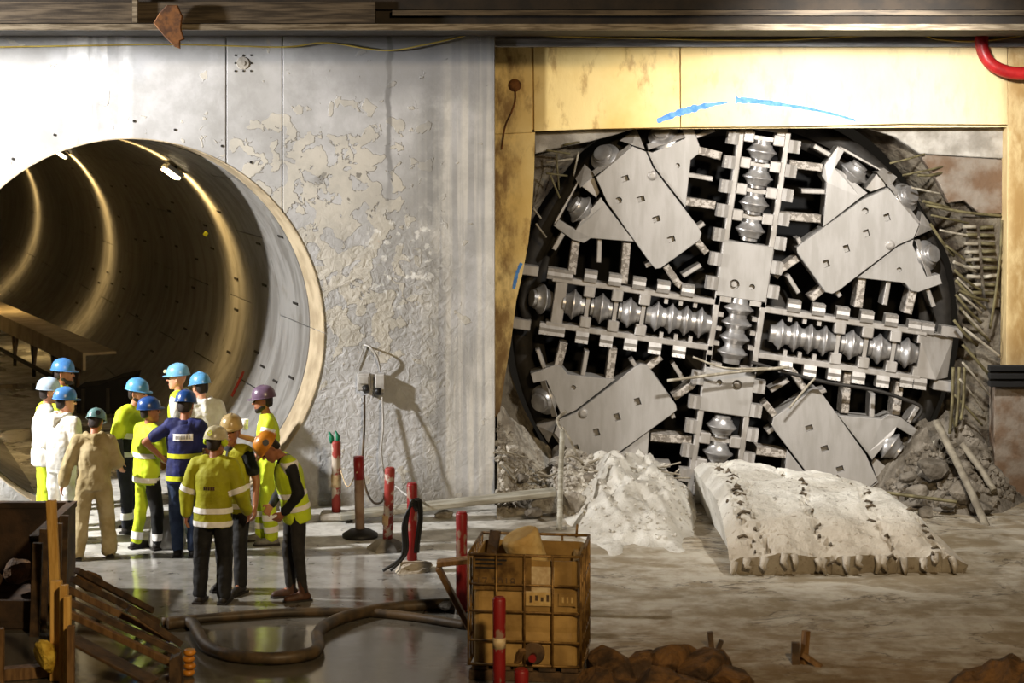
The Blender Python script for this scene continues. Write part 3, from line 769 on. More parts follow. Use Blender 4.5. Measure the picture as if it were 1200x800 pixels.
for p, q, wd, hard in ribs:
    a0, b0 = Vector(Lp(*p)), Vector(Lp(*q)); d = (b0-a0).normalized(); nn = Vector((-d.y, d.x))*wd*U/2
    me = fix_normals(MB().prism([tuple(a0+nn), tuple(b0+nn), tuple(b0-nn), tuple(a0-nn)], .06, .40, .01).mesh('connecting_rib')); me.materials.append(M['grate' if hard else 'steel']); rib_me.append(me)
for k, rot in enumerate((0, 90, 180, 270)):
    rr = (0, R(rot), 0)
    c = link('sector_plate', cen_b if k in (2, 3) else cen_me, None, tb, None, rr)
    link('side_plate', sl_me, None, c); link('side_plate', sr_me, None, c); link('rim_plate', rl_me, None, c)
    for me in (ta_me, tb_me): link('gauge_tab', me, None, c)
    for me in (ca_me, cb_me): link('cutter_seat', me, None, c)
    for me in rib_me: link('connecting_rib', me, None, c)
    for (x, y, dep, tilt) in ((710, 185, .13, 50), (778, 160, .13, 50), (681, 246, .10, 12)):
        u, v = Lp(x, y); th = -math.atan2(385-y, x-863)-R(RA)
        link('disc_cutter', single, None, c, (u, dep, v), (Matrix.Rotation(th, 3, 'Y') @ Matrix.Rotation(-R(tilt), 3, 'Z')).to_euler())
    u, v = Lp(764.5, 205.5); MB().lathe([(-.05, 2.2*U), (-.045, 5.6*U), (.0, 6*U)], 18, 'y', (u, 0, v)).build('round_plug', M['steel'], c)
# ------------------------------------------------------------------ rubble, muck and fallen slab
random.seed(11)
def rock_mesh(seed, sub=2, rough=.35, flat=.8):
    random.seed(seed); bm = bmesh.new(); bmesh.ops.create_icosphere(bm, subdivisions=sub, radius=1)
    o = Vector((seed*3.7, seed*1.3, seed))
    pl = [(Vector((random.gauss(0, 1), random.gauss(0, 1), random.gauss(0, 1))).normalized(), random.uniform(.55, .85)) for _ in range(9)]
    for v in bm.verts:
        p = v.co.copy()
        for nn, d in pl:
            k = p.dot(nn)
            if k > d: p -= nn*(k-d)
        p *= 1+rough*.4*noise.noise(p*2+o); p.z *= flat; v.co = p
    me = bpy.data.meshes.new('rock'); bm.to_mesh(me); bm.free(); return me
RK = [rock_mesh(i+1) for i in range(7)]; RKs = {}
def rock(loc, s, m, label, group, seed=None, cat='rock', name='rock'):
    i = random.randrange(7) if seed is None else seed
    key = (i, m)
    if key not in RKs: me = RK[i].copy(); me.materials.clear(); me.materials.append(M[m]); RKs[key] = me
    o = link(name, RKs[key], None, None, loc, (random.uniform(-.4, .4), random.uniform(-.4, .4), random.uniform(0, 6)))
    o.scale = s if isinstance(s, (tuple, list)) else (s*random.uniform(.8, 1.3), s*random.uniform(.8, 1.2), s*random.uniform(.7, 1))
    return tag(o, label, cat, group)

def bump2(x, y, cx, cy, rx, ry, p=2): 
    d = abs((x-cx)/rx)**p+abs((y-cy)/ry)**p
    return max(0.0, 1-d)
def h_left(x, y):
    n = noise.fractal(Vector((x*2.2, y*2.2, 9)), 1, 2, 5)
    h = 1.18*bump2(x, y, -.28, .95, 1.25, 1.9, 1.3)
    h = max(h, .62*bump2(x, y, .9, .75, 1.1, 1.7, 1.5))
    return h*(1+.22*n)+.05*n-.035
def h_mound(x, y):
    n = noise.fractal(Vector((x*2.6, y*1.6, 2)), 1, 2, 5); g = abs(noise.noise(Vector((x*5+y*1.5, y*.8, 7))))
    h = .60*bump2(x, y, 1.55, .5, .9, 3.0, 1.6)+.22*bump2(x, y, 1.1, -.4, .55, 2.6, 1.5)+.16*bump2(x, y, 1.9, -1.0, .4, 1.9, 1.5)
    return h*(1+.22*n-.28*g)+.03*n-.045
def h_right(x, y):
    n = noise.fractal(Vector((x*2.4, y*2.4, 5)), 1, 2, 5)
    h = 1.15*bump2(x, y, 5.75, 1.0, 1.25, 1.6, 1.4)
    return h*(1+.25*n)+.05*n-.035
o = grid('rubble_heap', lsp(-.19, 2.2, 80), lsp(-1.2, .95, 70), h_left, M['palerock'], None, False); tag(o, 'grey heap of crushed rubble at the left foot of the machine', 'rubble', kind='stuff')
o = grid('muck_mound', lsp(.55, 2.32, 70), lsp(-3.4, .85, 120), h_mound, M['muck']); tag(o, 'pale slurry-covered muck mound between tote and fallen slab', 'mound', kind='stuff')
o = grid('rubble_heap', lsp(4.3, 6.6, 70), lsp(-.7, .95, 60), h_right, M['rock'], None, False); tag(o, 'dark heap of broken rock at the right foot of the machine', 'rubble', kind='stuff')
def scatter(name, hf, x0, x1, y0, y1, n, s0, s1, m, label, seed, minh=.05):
    random.seed(seed); b = MB()
    tmpl = [([v.co.copy() for v in k.vertices], [list(p.vertices) for p in k.polygons]) for k in [rock_mesh(40+i, 1) for i in range(5)]]
    c = 0
    while c < n:
        x, y = random.uniform(x0, x1), random.uniform(y0, y1); z = hf(x, y)
        if z < minh: continue
        vs, fs = random.choice(tmpl); s = random.uniform(s0, s1)
        rot = Matrix.Rotation(random.uniform(0, 6), 3, 'Z') @ Matrix.Rotation(random.uniform(0, 3), 3, 'X')
        b.add([rot @ v*s+Vector((x, y, z+s*.2)) for v in vs], fs); c += 1
    o = b.build(name, M[m]); return tag(o, label, 'rubble', kind='stuff')
scatter('rubble_chips', h_left, -.19, 2.0, -1.1, .5, 900, .015, .065, 'palerock', 'fine crushed chips over the left rubble heap', 3)
scatter('rubble_chips', h_right, 4.3, 6.5, -.6, .5, 350, .02, .08, 'rock', 'fine broken chips over the right rubble heap', 4)
scatter('rubble_chips', h_mound, .7, 2.3, -3.2, .3, 260, .008, .035, 'muck', 'small clods stuck to the pale muck mound', 5)

# fallen slab plastered with slurry
def slab():
    random.seed(8); nx, ny = 110, 90; cols = [2.62, 2.75, 3.42, 4.12, 4.62]
    rows = []
    for j in range(ny):
        t = j/(ny-1); row = []
        for i in range(nx):
            s = i/(nx-1)
            xl = 2.36+.03*math.sin(t*5); xr = 4.55+.42*(1-t)**1.2
            x = xl+(xr-xl)*s+.02*noise.noise(Vector((t*6, s*3, 1)))
            yf = -3.72+.10*s+.10*noise.noise(Vector((s*9, 0, 3))); yb = .15-.95*s**1.5
            y = yf+(yb-yf)*t
            q = min(1, t/.62); z = .20+.44*(1-(1-q)**2.6)*(1-.3*s)-.16*max(0, t-.62)
            n = noise.fractal(Vector((x*2.2, y*2.2, 4)), 1, 2, 5); z += .055*n
            z *= 1-.55*max(0, (s-.86)/.14)**2
            z *= 1-.25*max(0, (.05-s)/.05)
            for c in cols:
                dd = abs(x-c-.05*math.sin(y*3))
                if dd < .075:
                    k = noise.noise(Vector((c*11, y*13, x*16)))
                    if k > .02: z -= .11*min(1, k*3)*(1-dd/.075)
            row.append((x, y, max(z, .05)))
        rows.append(row)
    b = MB(); vs = [p for r in rows for p in r]; fs = [(j*nx+i, j*nx+i+1, (j+1)*nx+i+1, (j+1)*nx+i) for j in range(ny-1) for i in range(nx-1)]
    ring = [(0, i) for i in range(nx)]+[(j, nx-1) for j in range(1, ny)]+[(ny-1, i) for i in range(nx-2, -1, -1)]+[(j, 0) for j in range(ny-2, 0, -1)]
    base = len(vs); n = len(ring)
    for j, i in ring:
        p = rows[j][i]; vs.append((p[0]+(.10 if i == 0 else -.06 if i == nx-1 else 0), p[1]+(.07 if j == 0 else 0), -.03))
    for k in range(n):
        a, c = ring[k], ring[(k+1) % n]; fs.append((a[0]*nx+a[1], base+k, base+(k+1) % n, c[0]*nx+c[1]))
    fs.append([base+k for k in range(n)])
    b.add(vs, fs, False); return rows, b
rows, b = slab()
sl = empty('fallen_slab', (3.5, -1.8, 0)); tag(sl, 'broad slurry-covered concrete slab fallen in front of the machine', 'slab')
o = b.build('slab_body', M['muck'], sl, (-3.5, 1.8, 0))
for k in range(15):
    i = min(108, 3+k*7+random.randint(-2, 2)); p = Vector(rows[0][i])+Vector((0, .05, .05)); h = random.uniform(.0, .12)
    MB().tube([p+Vector((0, -.05, -.06)), p+Vector((random.uniform(-.03, .03), -.09, -.14)), Vector((p.x+random.uniform(-.04, .04), p.y-.10, max(.01, p.z-.14-h)))], [.045, .036, .02], 6).build('mud_stub', M['muck'], sl, (-3.5, 1.8, 0))
random.seed(21)
for c in (2.56, 2.68, 3.42, 4.12, 4.6):                 # torn reinforcement stubs along the slab
    for k in range(19):
        y = -3.62+k*.17+random.uniform(-.06, .06); x = c+.05*math.sin(y*3)+random.uniform(-.06, .06)
        best = min((p for r in rows[::2] for p in r[::2]), key=lambda p: (p[0]-x)**2+(p[1]-y)**2)
        if (best[0]-x)**2+(best[1]-y)**2 > .01 or random.random() < .2: continue
        q = Vector(best); dx = random.uniform(-.06, .06)
        MB().tube([q+Vector((-dx, 0, -.03)), q+Vector((0, -.02, .02)), q+Vector((dx*1.3, -.05, .0))], random.uniform(.010, .02), 5).build('torn_stub', M['torn'], sl, (-3.5, 1.8, 0))

# larger single stones
for i, (px, py, Y, s, m, lab) in enumerate([
    (640, 588, -.7, .20, 'palerock', 'grey angular boulder leaning on the rubble by the plank end'), (672, 590, -.6, .24, 'palerock', 'largest pale boulder of the left rubble, behind the tote'),
    (705, 575, -.3, .22, 'concrete', 'flat pale concrete lump above the muck mound'), (730, 560, -.1, .15, 'palerock', 'small pale stone high on the muck mound'),
    (690, 560, .0, .14, 'rock', 'dark stone wedged under the lower left sector plate'), (655, 540, .15, .13, 'palerock', 'small grey stone on the left heap near the gauge disc'),
    (612, 560, -.2, .12, 'rock', 'dark stone on the left heap near the wall corner'), (625, 600, -.9, .11, 'rock', 'dark stone under the grey plank end'),
    (598, 525, .1, .12, 'palerock', 'grey stone high against the wall corner'), (745, 577, -.4, .10, 'rock', 'dark clod in the hollow of the muck mound')]):
    p = P(px, py, Y); rock(p, s, m, lab, 'larger stones in the left rubble')
for i, (px, py, Y, s, lab) in enumerate([
    (1092, 548, -.1, .20, 'brown block of rock in the middle of the right heap'), (1130, 575, -.4, .22, 'brown block of rock behind the leaning pole foot'),
    (1075, 575, -.4, .16, 'dark rock beside the slab corner'), (1110, 590, -.5, .14, 'flat rock low on the right heap'), (1062, 560, -.1, .13, 'dark rock under the lower right sector plate'),
    (1150, 595, -.6, .15, 'rock at the far right foot of the heap'), (1120, 530, .15, .17, 'rock near the top of the right heap'), (1085, 600, -.7, .12, 'small rock at the front of the right heap')]):
    rock(P(px, py, Y), s, 'rock', lab, 'larger stones in the right rubble')

# ------------------------------------------------------------------ reinforcement bars
def rod(pts, r, m, label, group='loose reinforcement bars', name='rebar', cat='rebar', n=5):
    o = MB().tube(smooth_curve(pts, n) if len(pts) > 2 else [Vector(p) for p in pts], r, 7).build(name, M[m]); return tag(o, label, cat, group)
rod([P(655, 640, -1.6), P(657, 560, -.9), P(659, 505, -.45)], .035, 'plank', 'pale upright pole standing behind the tote', None, 'upright_pole', 'pole')
rod([P(660, 507, -.42), P(653, 492, -.3), P(663, 482, -.1)], .02, 'rebar', 'bent bar hooked over the top of the pale pole')
rod([P(659, 500, -.3), P(668, 515, -.3), P(677, 535, -.25)], .015, 'rebar', 'thin bar hanging down beside the pale pole top')
rod([P(782, 446, .28), P(860, 436, .3), P(925, 430, .3)], .02, 'rebar', 'long pale bar lying across the hub of the machine')
rod([P(812, 418, .33), P(850, 431, .3), P(900, 431, .3)], .014, 'rebar', 'short thin bar above the long one on the hub')
rod([P(925, 478, .35), P(944, 455, .33), P(955, 443, .33)], .016, 'rebar', 'bar leaning on the lower right sector plate')
rod([P(880, 424, .38), P(960, 446, .38), P(1020, 456, .38), P(1055, 466, .38), P(1080, 478, .4), P(1070, 495, .4)], .024, 'darksteel', 'dark bent bar running under the right arm of the machine')
rod([P(984, 571, -.4), P(1060, 580, -.6), P(1122, 588, -.9)], .022, 'rebargreen', 'olive bar lying behind the slab along the right heap')
rod([P(1003, 603, -1.6), P(1050, 585, -1.2)], .035, 'rebar', 'short pale pipe lying on the slab top')
rod([P(995, 620, -2.2), P(1045, 588, -1.3)], .016, 'darkwood', 'thin dark bar lying on the slab beside the pale pipe')
rod([P(1097, 494, .1), P(1128, 555, -.5), P(1158, 622, -1.2)], .05, 'pole', 'long grey pole leaning on the right rubble heap', None, 'leaning_pole', 'pole')
rod([P(1127, 520, .1), P(1148, 548, -.1), P(1165, 575, -.35)], .045, 'pole', 'shorter grey pole leaning behind the long one', None, 'leaning_pole', 'pole')
random.seed(5)
for i in range(26):
    px = random.uniform(595, 720); py = random.uniform(520, 580)-max(0, (px-640))*-.35
    py = min(py, 588); p = P(px, py, random.uniform(-.4, .2)); a = random.uniform(0, 3.14); L = random.uniform(.18, .5)
    d = Vector((math.cos(a), random.uniform(-.4, .1), math.sin(a)*.7))*L
    rod([p-d*.5, p+d*.1+Vector((0, 0, random.uniform(-.05, .05))), p+d*.5], random.uniform(.009, .018), 'rebar', 'short pale bar end poking from the left rubble heap', 'bar ends in the left rubble')
for i in range(14):
    p = P(random.uniform(730, 790), random.uniform(545, 575), random.uniform(-.2, .25)); a = random.uniform(-.5, 1.2); L = random.uniform(.15, .45)
    d = Vector((math.cos(a), random.uniform(-.3, .1), math.sin(a)*.6))*L
    rod([p-d*.5, p+d*.5], .011, 'rebar', 'thin bar in the tangle above the muck mound', 'bars tangled over the mound')
# bars fanning out of the torn wall on the right of the bore
random.seed(9)
for i in range(22):
    a = R(48-i*4.3); r0 = TBR-.02; r1 = TBR+random.uniform(.22, .5)
    c = Vector((TBM.x, 0, TBM.z)); p0 = c+Vector((math.cos(a)*r0, random.uniform(.28, .45), math.sin(a)*r0))
    p1 = c+Vector((math.cos(a-.10)*r1, random.uniform(.45, .6), math.sin(a-.10)*r1+random.uniform(-.1, .1)))
    rod([p0, (p0+p1)/2+Vector((0, -.05, 0)), p1], random.uniform(.013, .022), random.choice(('rebar', 'rebargreen')), 'bent bar torn out along the right rim of the bore', 'bars along the right rim of the bore')
for i, (x0, y0, x1, y1) in enumerate([(1118, 316, 1150, 340), (1120, 328, 1155, 362), (1120, 345, 1150, 378), (1125, 360, 1160, 400), (1118, 375, 1145, 405), (1124, 340, 1158, 352), (1085, 240, 1175, 253), (1075, 205, 1105, 202), (1090, 262, 1118, 300)]):
    rod([P(x0, y0, .4), P((x0+x1)/2, (y0+y1)/2+2, .42), P(x1, y1, .55)], .02, 'rebargreen', 'olive bar crossing the gap right of the machine', 'olive bars right of the machine')
rod([P(1174, 258, .4), P(1172, 300, .4), P(1166, 350, .4), P(1160, 385, .45)], .018, 'rebargreen', 'long olive bar hanging beside the right yellow post')
for i, px in enumerate((1117, 1124, 1130)): rod([P(px, 430, .35), P(px-1, 470, .3), P(px-4, 508-i*8, .25)], .022, 'rebargreen', 'olive bar hanging vertically above the right heap', 'hanging bars above the right heap')
for i in range(9):                                    # two columns of cut bar ends
    for j in range(2):
        px = 1136+j*20+i*.8; py = 266+i*9.6
        rod([P(px-8, py+random.uniform(-1, 1), .5), P(px+8, py+random.uniform(-1, 1), .48)], .026, 'rebargreen' if random.random() < .4 else 'rebar', 'cut bar end in the ladder of bars beside the yellow post', 'ladder of cut bars beside the post')
for i, (x0, y0, x1, y1) in enumerate([(652, 180, 655, 222), (645, 205, 656, 232), (640, 190, 672, 186), (640, 203, 665, 206), (628, 262, 640, 278), (625, 244, 634, 256), (660, 170, 690, 164), (678, 178, 672, 206), (640, 176, 668, 180)]):
    rod([P(x0, y0, .42), P(x1, y1, .5)], .014, random.choice(('rebar', 'rebargreen')), 'thin bar in the dark gap at the upper left of the bore', 'bars in the upper left gap')
# concrete remnants in the corners of the opening
for pts, m, Y, lab in (([(1015, 150), (1181, 146), (1180, 186), (1140, 184), (1078, 180), (1048, 160)], 'concrete', .50, 'pale concrete remnant in the upper right corner of the opening'),
                       ([(1078, 181), (1178, 187), (1179, 250), (1150, 252), (1130, 235), (1112, 238), (1100, 214)], 'rustconc', .52, 'rust-stained concrete slab below the pale corner remnant'),
                       ([(1128, 254), (1176, 254), (1172, 360), (1160, 362), (1140, 300)], 'rockwall', .56, 'dark broken concrete behind the ladder of cut bars'),
                       ([(625, 155), (746, 150), (720, 158), (690, 166), (660, 172), (627, 180)], 'concrete', .46, 'pale concrete strip in the upper left corner of the opening')):
    b = MB().prism([(P(x, y, Y).x, P(x, y, Y).z) for x, y in pts], Y, Y+.16, .012)
    tag(b.build('concrete_remnant', M[m]), lab, 'concrete')
e = empty('steel_bracket', P(1182, 440, .2)); tag(e, 'black horizontal steel bracket bolted to the right post', 'bracket')
for dz in (-.10, 0, .10): MB().box((.12, -.02, dz), (.38, .07, .035), bev=.008).build('flange', M['black'], e)
MB().box((.12, .03, 0), (.36, .04, .13)).build('web', M['darksteel'], e)
# ------------------------------------------------------------------ people
# local frame: +y forward, +x the person's right, +z up; yaw turns about z (0 = back to the viewer)
def capsule(a, b, ra, rb, seg=12):
    a, b = Vector(a), Vector(b); d = (b-a); L = d.length
    d = d/L if L > 1e-6 else Vector((0, 0, 1))
    n = d.orthogonal().normalized(); bn = d.cross(n); vs = []; fs = []
    rows = [(-math.cos(q)*ra, math.sin(q)*ra) for q in (.25, .6, 1.0, 1.35)]+[(0, ra), (L*.5, (ra+rb)/2), (L, rb)]+[(L+math.sin(q)*rb, math.cos(q)*rb) for q in (.25, .6, 1.0, 1.35)]
    for t, r in rows:
        for k in range(seg):
            w_ = 2*math.pi*k/seg; vs.append(a+d*t+(n*math.cos(w_)+bn*math.sin(w_))*r)
    m = len(rows)
    for i in range(m-1):
        for k in range(seg): fs.append((i*seg+k, i*seg+(k+1) % seg, (i+1)*seg+(k+1) % seg, (i+1)*seg+k))
    fs.append(list(range(seg))[::-1]); fs.append([(m-1)*seg+k for k in range(seg)])
    return vs, fs
def loft(rings, seg=18):                              # rings: (centre, axis_x, axis_y)
    vs = []; fs = []
    for c, ax, ay in rings:
        for k in range(seg):
            a = 2*math.pi*k/seg; vs.append(Vector(c)+ax*math.cos(a)+ay*math.sin(a))
    m = len(rings)
    for i in range(m-1):
        for k in range(seg): fs.append((i*seg+k, i*seg+(k+1) % seg, (i+1)*seg+(k+1) % seg, (i+1)*seg+k))
    fs.append(list(range(seg))[::-1]); fs.append([(m-1)*seg+k for k in range(seg)])
    return vs, fs
class Solid:
    def __init__(s): s.mb = MB(); s.tags = []         # tags: (tag, a, b, r)
    def cap(s, tg, a, b, ra, rb=None):
        rb = ra if rb is None else rb; s.mb.add(*capsule(a, b, ra, rb)); s.tags.append((tg, Vector(a), Vector(b), ra, rb)); return s
    def loft(s, tg, rings, r):
        s.mb.add(*loft(rings)); s.tags.append((tg, Vector(rings[0][0]), Vector(rings[-1][0]), r, r)); return s
    def mesh(s, name, voxel, wr=0.0, seed=0, flat=None, smooth=6):
        me = s.mb.mesh(name)
        def md(o):
            r = o.modifiers.new('r', 'REMESH'); r.mode = 'VOXEL'; r.voxel_size = voxel; r.use_smooth_shade = True
            k = o.modifiers.new('s', 'SMOOTH'); k.factor = .5; k.iterations = smooth
        out = bake(me, [md]); bpy.data.meshes.remove(me); out.name = name
        if wr or flat is not None:
            n = len(out.vertices); C = np.zeros(n*3, np.float32); out.vertices.foreach_get('co', C); C = C.reshape(-1, 3)
            N = np.zeros(n*3, np.float32); out.vertex_normals.foreach_get('vector', N); N = N.reshape(-1, 3)
            if wr:
                o = Vector((seed*7.1, seed*3.3, 0)); nz = noise.noise
                q = np.array([nz(Vector((x*9, y*9, z*6))+o)+.5*nz(Vector((x*20, y*20, z*15))+o) for x, y, z in C.tolist()], np.float32)
                C = C+N*(q*wr)[:, None]
            if flat is not None: C[:, 2] = np.maximum(C[:, 2], flat)
            out.vertices.foreach_set('co', C.ravel())
        for p in out.polygons: p.use_smooth = True
        out.update(); return out
def label_pts(V, tags):
    best = np.full(len(V), 1e9); idx = np.zeros(len(V), int)
    for i, (tg, a, b, ra, rb) in enumerate(tags):
        a, b = np.array(a), np.array(b); d = b-a; L2 = max(d@d, 1e-9); t = np.clip((V-a)@d/L2, 0, 1)
        dist = np.linalg.norm(V-(a+t[:, None]*d), axis=1)-(ra+(rb-ra)*t)
        k = dist < best; best[k] = dist[k]; idx[k] = i
    return idx
def extract(me, tags, want, planes, off, name, m, parent):
    """a strip of a garment lifted off its surface: faces on the wanted limbs, cut by planes (keep the side the normal points to)"""
    V = np.zeros(len(me.vertices)*3, np.float32); me.vertices.foreach_get('co', V); V = V.reshape(-1, 3); idx = label_pts(V, tags); ok = {i for i, t in enumerate(tags) if t[0] in want}
    keep = np.array([i in ok for i in idx])
    bm = bmesh.new(); bm.from_mesh(me)
    dead = [f for f in bm.faces if sum(keep[v.index] for v in f.verts) < 2]
    bmesh.ops.delete(bm, geom=dead, context='FACES')
    for co, no in planes:
        bmesh.ops.bisect_plane(bm, geom=bm.verts[:]+bm.edges[:]+bm.faces[:], plane_co=co, plane_no=no, clear_inner=True)
    bm.normal_update()
    if not bm.faces: bm.free(); return None
    for v in bm.verts: v.co += v.normal*off
    out = bpy.data.meshes.new(name); bm.to_mesh(out); bm.free()
    for p in out.polygons: p.use_smooth = True
    return link(name, out, m, parent)

def hand(S, wrist, d, palm, curl=.5, side=1, sc=1.0):
    d = Vector(d).normalized(); n = Vector(palm); n = (n-d*n.dot(d)).normalized(); s = d.cross(n)*side
    w0 = Vector(wrist)
    for k in (-.024, 0, .024): S.cap('hand', w0+d*.01+s*k*.7*sc, w0+d*.085*sc+s*k*sc, .017*sc, .016*sc)
    for k, L in ((-.033, .062), (-.011, .074), (.011, .078), (.033, .070)):
        b0 = w0+(d*.09+s*k)*sc; a1 = (d*math.cos(curl*.7)+n*math.sin(curl*.7)+s*k*1.6).normalized(); b1 = b0+a1*L*.5*sc
        a2 = (d*math.cos(curl*1.7)+n*math.sin(curl*1.7)+s*k*1.6).normalized(); b2 = b1+a2*L*.5*sc
        S.cap('hand', b0, b1, .0095*sc, .009*sc); S.cap('hand', b1, b2, .009*sc, .0075*sc)
    t0 = w0+(d*.03+s*.03)*sc; t1 = t0+(d*.032+s*.032+n*.012)*sc; t2 = t1+(d*.032+s*.008+n*.014)*sc
    S.cap('hand', t0, t1, .013*sc, .011*sc); S.cap('hand', t1, t2, .011*sc, .009*sc)

def person(px, py, yaw, H, label, o, seed):
    """o: options of pose and clothing"""
    g = o.get('at') or G(px, py)
    e = empty('person', (g.x, g.y, 0), (0, 0, R(yaw))); tag(e, label, 'person', 'group of site workers')
    k = H/1.78; V3 = lambda *a: Vector(a)*k
    skin = M[o.get('skin', 'skin')]
    pel = V3(0, 0, .95); lean = R(o.get('lean', 2)); sl = R(o.get('side', 0))
    T = Vector((math.sin(sl), math.sin(lean), math.cos(lean)*math.cos(sl))).normalized()
    X = Vector((1, 0, -T.x)).normalized(); Yv = T.cross(X)
    tor = lambda h: pel+T*h*k
    sc_ = tor(.49); shR = sc_+X*.18*k-T*.02*k; shL = sc_-X*.18*k-T*.02*k
    def armpts(s, key, default):
        sh = shR if s > 0 else shL; (er, ef, eu), (wr, wf, wu) = o.get(key, default)
        el = sh+Vector((s*er, ef, eu)).normalized()*.29*k; wrp = el+Vector((s*wr, wf, wu)).normalized()*.255*k
        return sh, el, wrp
    relaxed = ((.22, -.05, -1), (.06, .25, -1))
    arms = {1: armpts(1, 'armR', relaxed), -1: armpts(-1, 'armL', relaxed)}
    fR, fL = o.get('footR', (.12, .02)), o.get('footL', (-.12, -.02))
    legs = {}
    for s, f in ((1, fR), (-1, fL)):
        hip = pel+Vector((s*.095*k, 0, -.04*k)); ank = Vector((f[0]*k, f[1]*k-.03*k, .085*k))
        mid = (hip+ank)/2+Vector((s*.012, .03 if not o.get('bend') else o['bend'], .0))*k
        knee = Vector((mid.x, mid.y, .49*k)); legs[s] = (hip, knee, ank)
    # head frame
    hy, hp, hr = R(o.get('hyaw', 0)), R(o.get('hpitch', 0)), R(o.get('hroll', 0))
    HM = Matrix.Rotation(hy, 3, 'Z') @ Matrix.Rotation(-hp, 3, 'X') @ Matrix.Rotation(hr, 3, 'Y')
    nb = tor(.53); nt = nb+(T*.045+Vector((0, .012, 0)))*k; nt = nt+Vector((0, math.sin(hp)*.05*k, 0))
    hc = nt+HM @ V3(0, .022, .118)
    hx = lambda x, y, z: hc+HM @ V3(x*1.1, y*1.1, z*1.08)
    # body: one continuous skin
    S = Solid()
    r_ = lambda h, rx, ry, dy=0: (tor(h)+Yv*dy*k, X*rx*k, Yv*ry*k)
    S.loft('torso', [r_(-.10, .10, .07), r_(-.06, .145, .095), r_(.02, .155, .10), r_(.15, .135, .09), r_(.3, .15, .10), r_(.42, .165, .10), r_(.50, .13, .075), r_(.545, .06, .055)], .13)
    S.cap('neck', nb-T*.03*k, nt+HM @ V3(0, .01, .03), .058*k, .052*k)
    S.loft('head', [(hx(0, y, z), HM @ V3(rx*1.1, 0, 0), HM @ V3(0, ry*1.1, 0)) for z, rx, ry, y in ((-.118, .022, .022, .062), (-.108, .038, .04, .05), (-.085, .052, .064, .028), (-.05, .063, .084, .01), (0, .071, .094, 0), (.045, .075, .098, -.003), (.085, .066, .086, -.006), (.112, .04, .055, -.008), (.12, .015, .02, -.008))], .09*k)
    S.cap('head', hx(0, .088, .018), hx(0, .112, -.022), .008*k, .0145*k)
    S.cap('head', hx(0, .082, -.06), hx(0, .088, -.066), .016*k, .014*k)
    S.cap('head', hx(-.03, .084, .03), hx(.03, .084, .03), .014*k)
    for s in (-1, 1):
        for z in (-.02, 0, .02): S.cap('head', hx(s*.073, -.012-abs(z)*.2, z), hx(s*.082, -.02, z), .010*k)
    for s in (1, -1):
        sh, el, wp = arms[s]; S.cap('arm', sc_+X*s*.1*k, sh, .06*k, .055*k); S.cap('arm', sh, el, .050*k, .040*k); S.cap('arm', el, wp, .040*k, .028*k)
        d = (wp-el).normalized(); pal = Vector((-s, .2, 0))+(Vector((0, 0, -1)) if abs(d.z) < .5 else Vector((0, 0, 0)))
        hand(S, wp, d, o.get('palmR' if s > 0 else 'palmL', pal), o.get('curl', .5), s, k)
        hip, kn, an = legs[s]; S.cap('leg', hip, kn, .078*k, .055*k); S.cap('leg', kn, an, .055*k, .038*k); S.cap('leg', an, Vector((an.x, an.y+.15*k, .035*k)), .038*k, .025*k)
    bo = link('body', S.mesh('body', .0085, smooth=3), skin, e)
    # face details and hair
    for s in (-1, 1):
        MB().add(*capsule(hx(s*.031, .090, .006), hx(s*.035, .090, .006), .0085*k, .0085*k, 8)).build('eye', M['eye'], e)
        MB().add(*capsule(hx(s*.016, .097, .026), hx(s*.048, .085, .027), .005*k, .004*k, 6)).build('eyebrow', M['hairdark'], e)
    MB().add(*capsule(hx(-.022, .092, -.062), hx(.022, .092, -.062), .0065*k, .0065*k, 6)).build('mouth', M['lips'], e)
    if o.get('hair', True):
        hs = Solid(); hs.loft('h', [(hx(0, y, z), HM @ V3(rx*1.1, 0, 0), HM @ V3(0, ry*1.1, 0)) for z, rx, ry, y in ((-.062, .05, .03, -.06), (-.045, .062, .05, -.048), (-.01, .076, .066, -.036), (.05, .081, .09, -.016), (.10, .06, .075, -.012), (.124, .02, .03, -.01))], .09)
        link('hair', hs.mesh('hair', .014, .004, seed), M['hairdark'], e)
    if o.get('beard'):
        hs = Solid(); hs.loft('h', [(hx(0, y, z), HM @ V3(rx*1.1, 0, 0), HM @ V3(0, ry*1.1, 0)) for z, rx, ry, y in ((-.124, .024, .028, .06), (-.105, .045, .05, .045), (-.08, .057, .066, .030), (-.055, .066, .07, .012), (-.03, .072, .05, .0))], .06)
        link('beard', hs.mesh('beard', .012, .003, seed), M['hairdark'], e)
    # garments
    loose = o.get('loose', 0.0)
    def torso_garment(h0, add, collar=True):
        q = [r_(h0, .178+add, .128+add), r_(.0, .182+add, .132+add), r_(.14, .170+add, .125+add), r_(.28, .182+add, .135+add), r_(.38, .186+add, .130+add), r_(.455, .155+add*.5, .108+add*.6), r_(.51, .092+add*.3, .085+add*.3)]
        if collar: q.append(r_(.555, .074, .074, .006))
        return q
    def add_top(S, add, sleeve, h0=-.10, collar=True):
        S.loft('torso', torso_garment(h0, add, collar), .15*k)
        for s in (1, -1):
            sh, el, wp = arms[s]; n_ = 'armR' if s > 0 else 'armL'
            S.cap('shoulder', sc_+X*s*.09*k, sh, (.078+add*.6)*k, (.070+add*.6)*k)
            if sleeve == 'long':
                S.cap(n_, sh, el, (.068+add)*k, (.058+add)*k); S.cap(n_+'_low', el, el+(wp-el)*.94, (.058+add)*k, (.044+add*.9)*k)
            else: S.cap(n_, sh, sh+(el-sh)*.62, (.070+add)*k, (.066+add)*k)
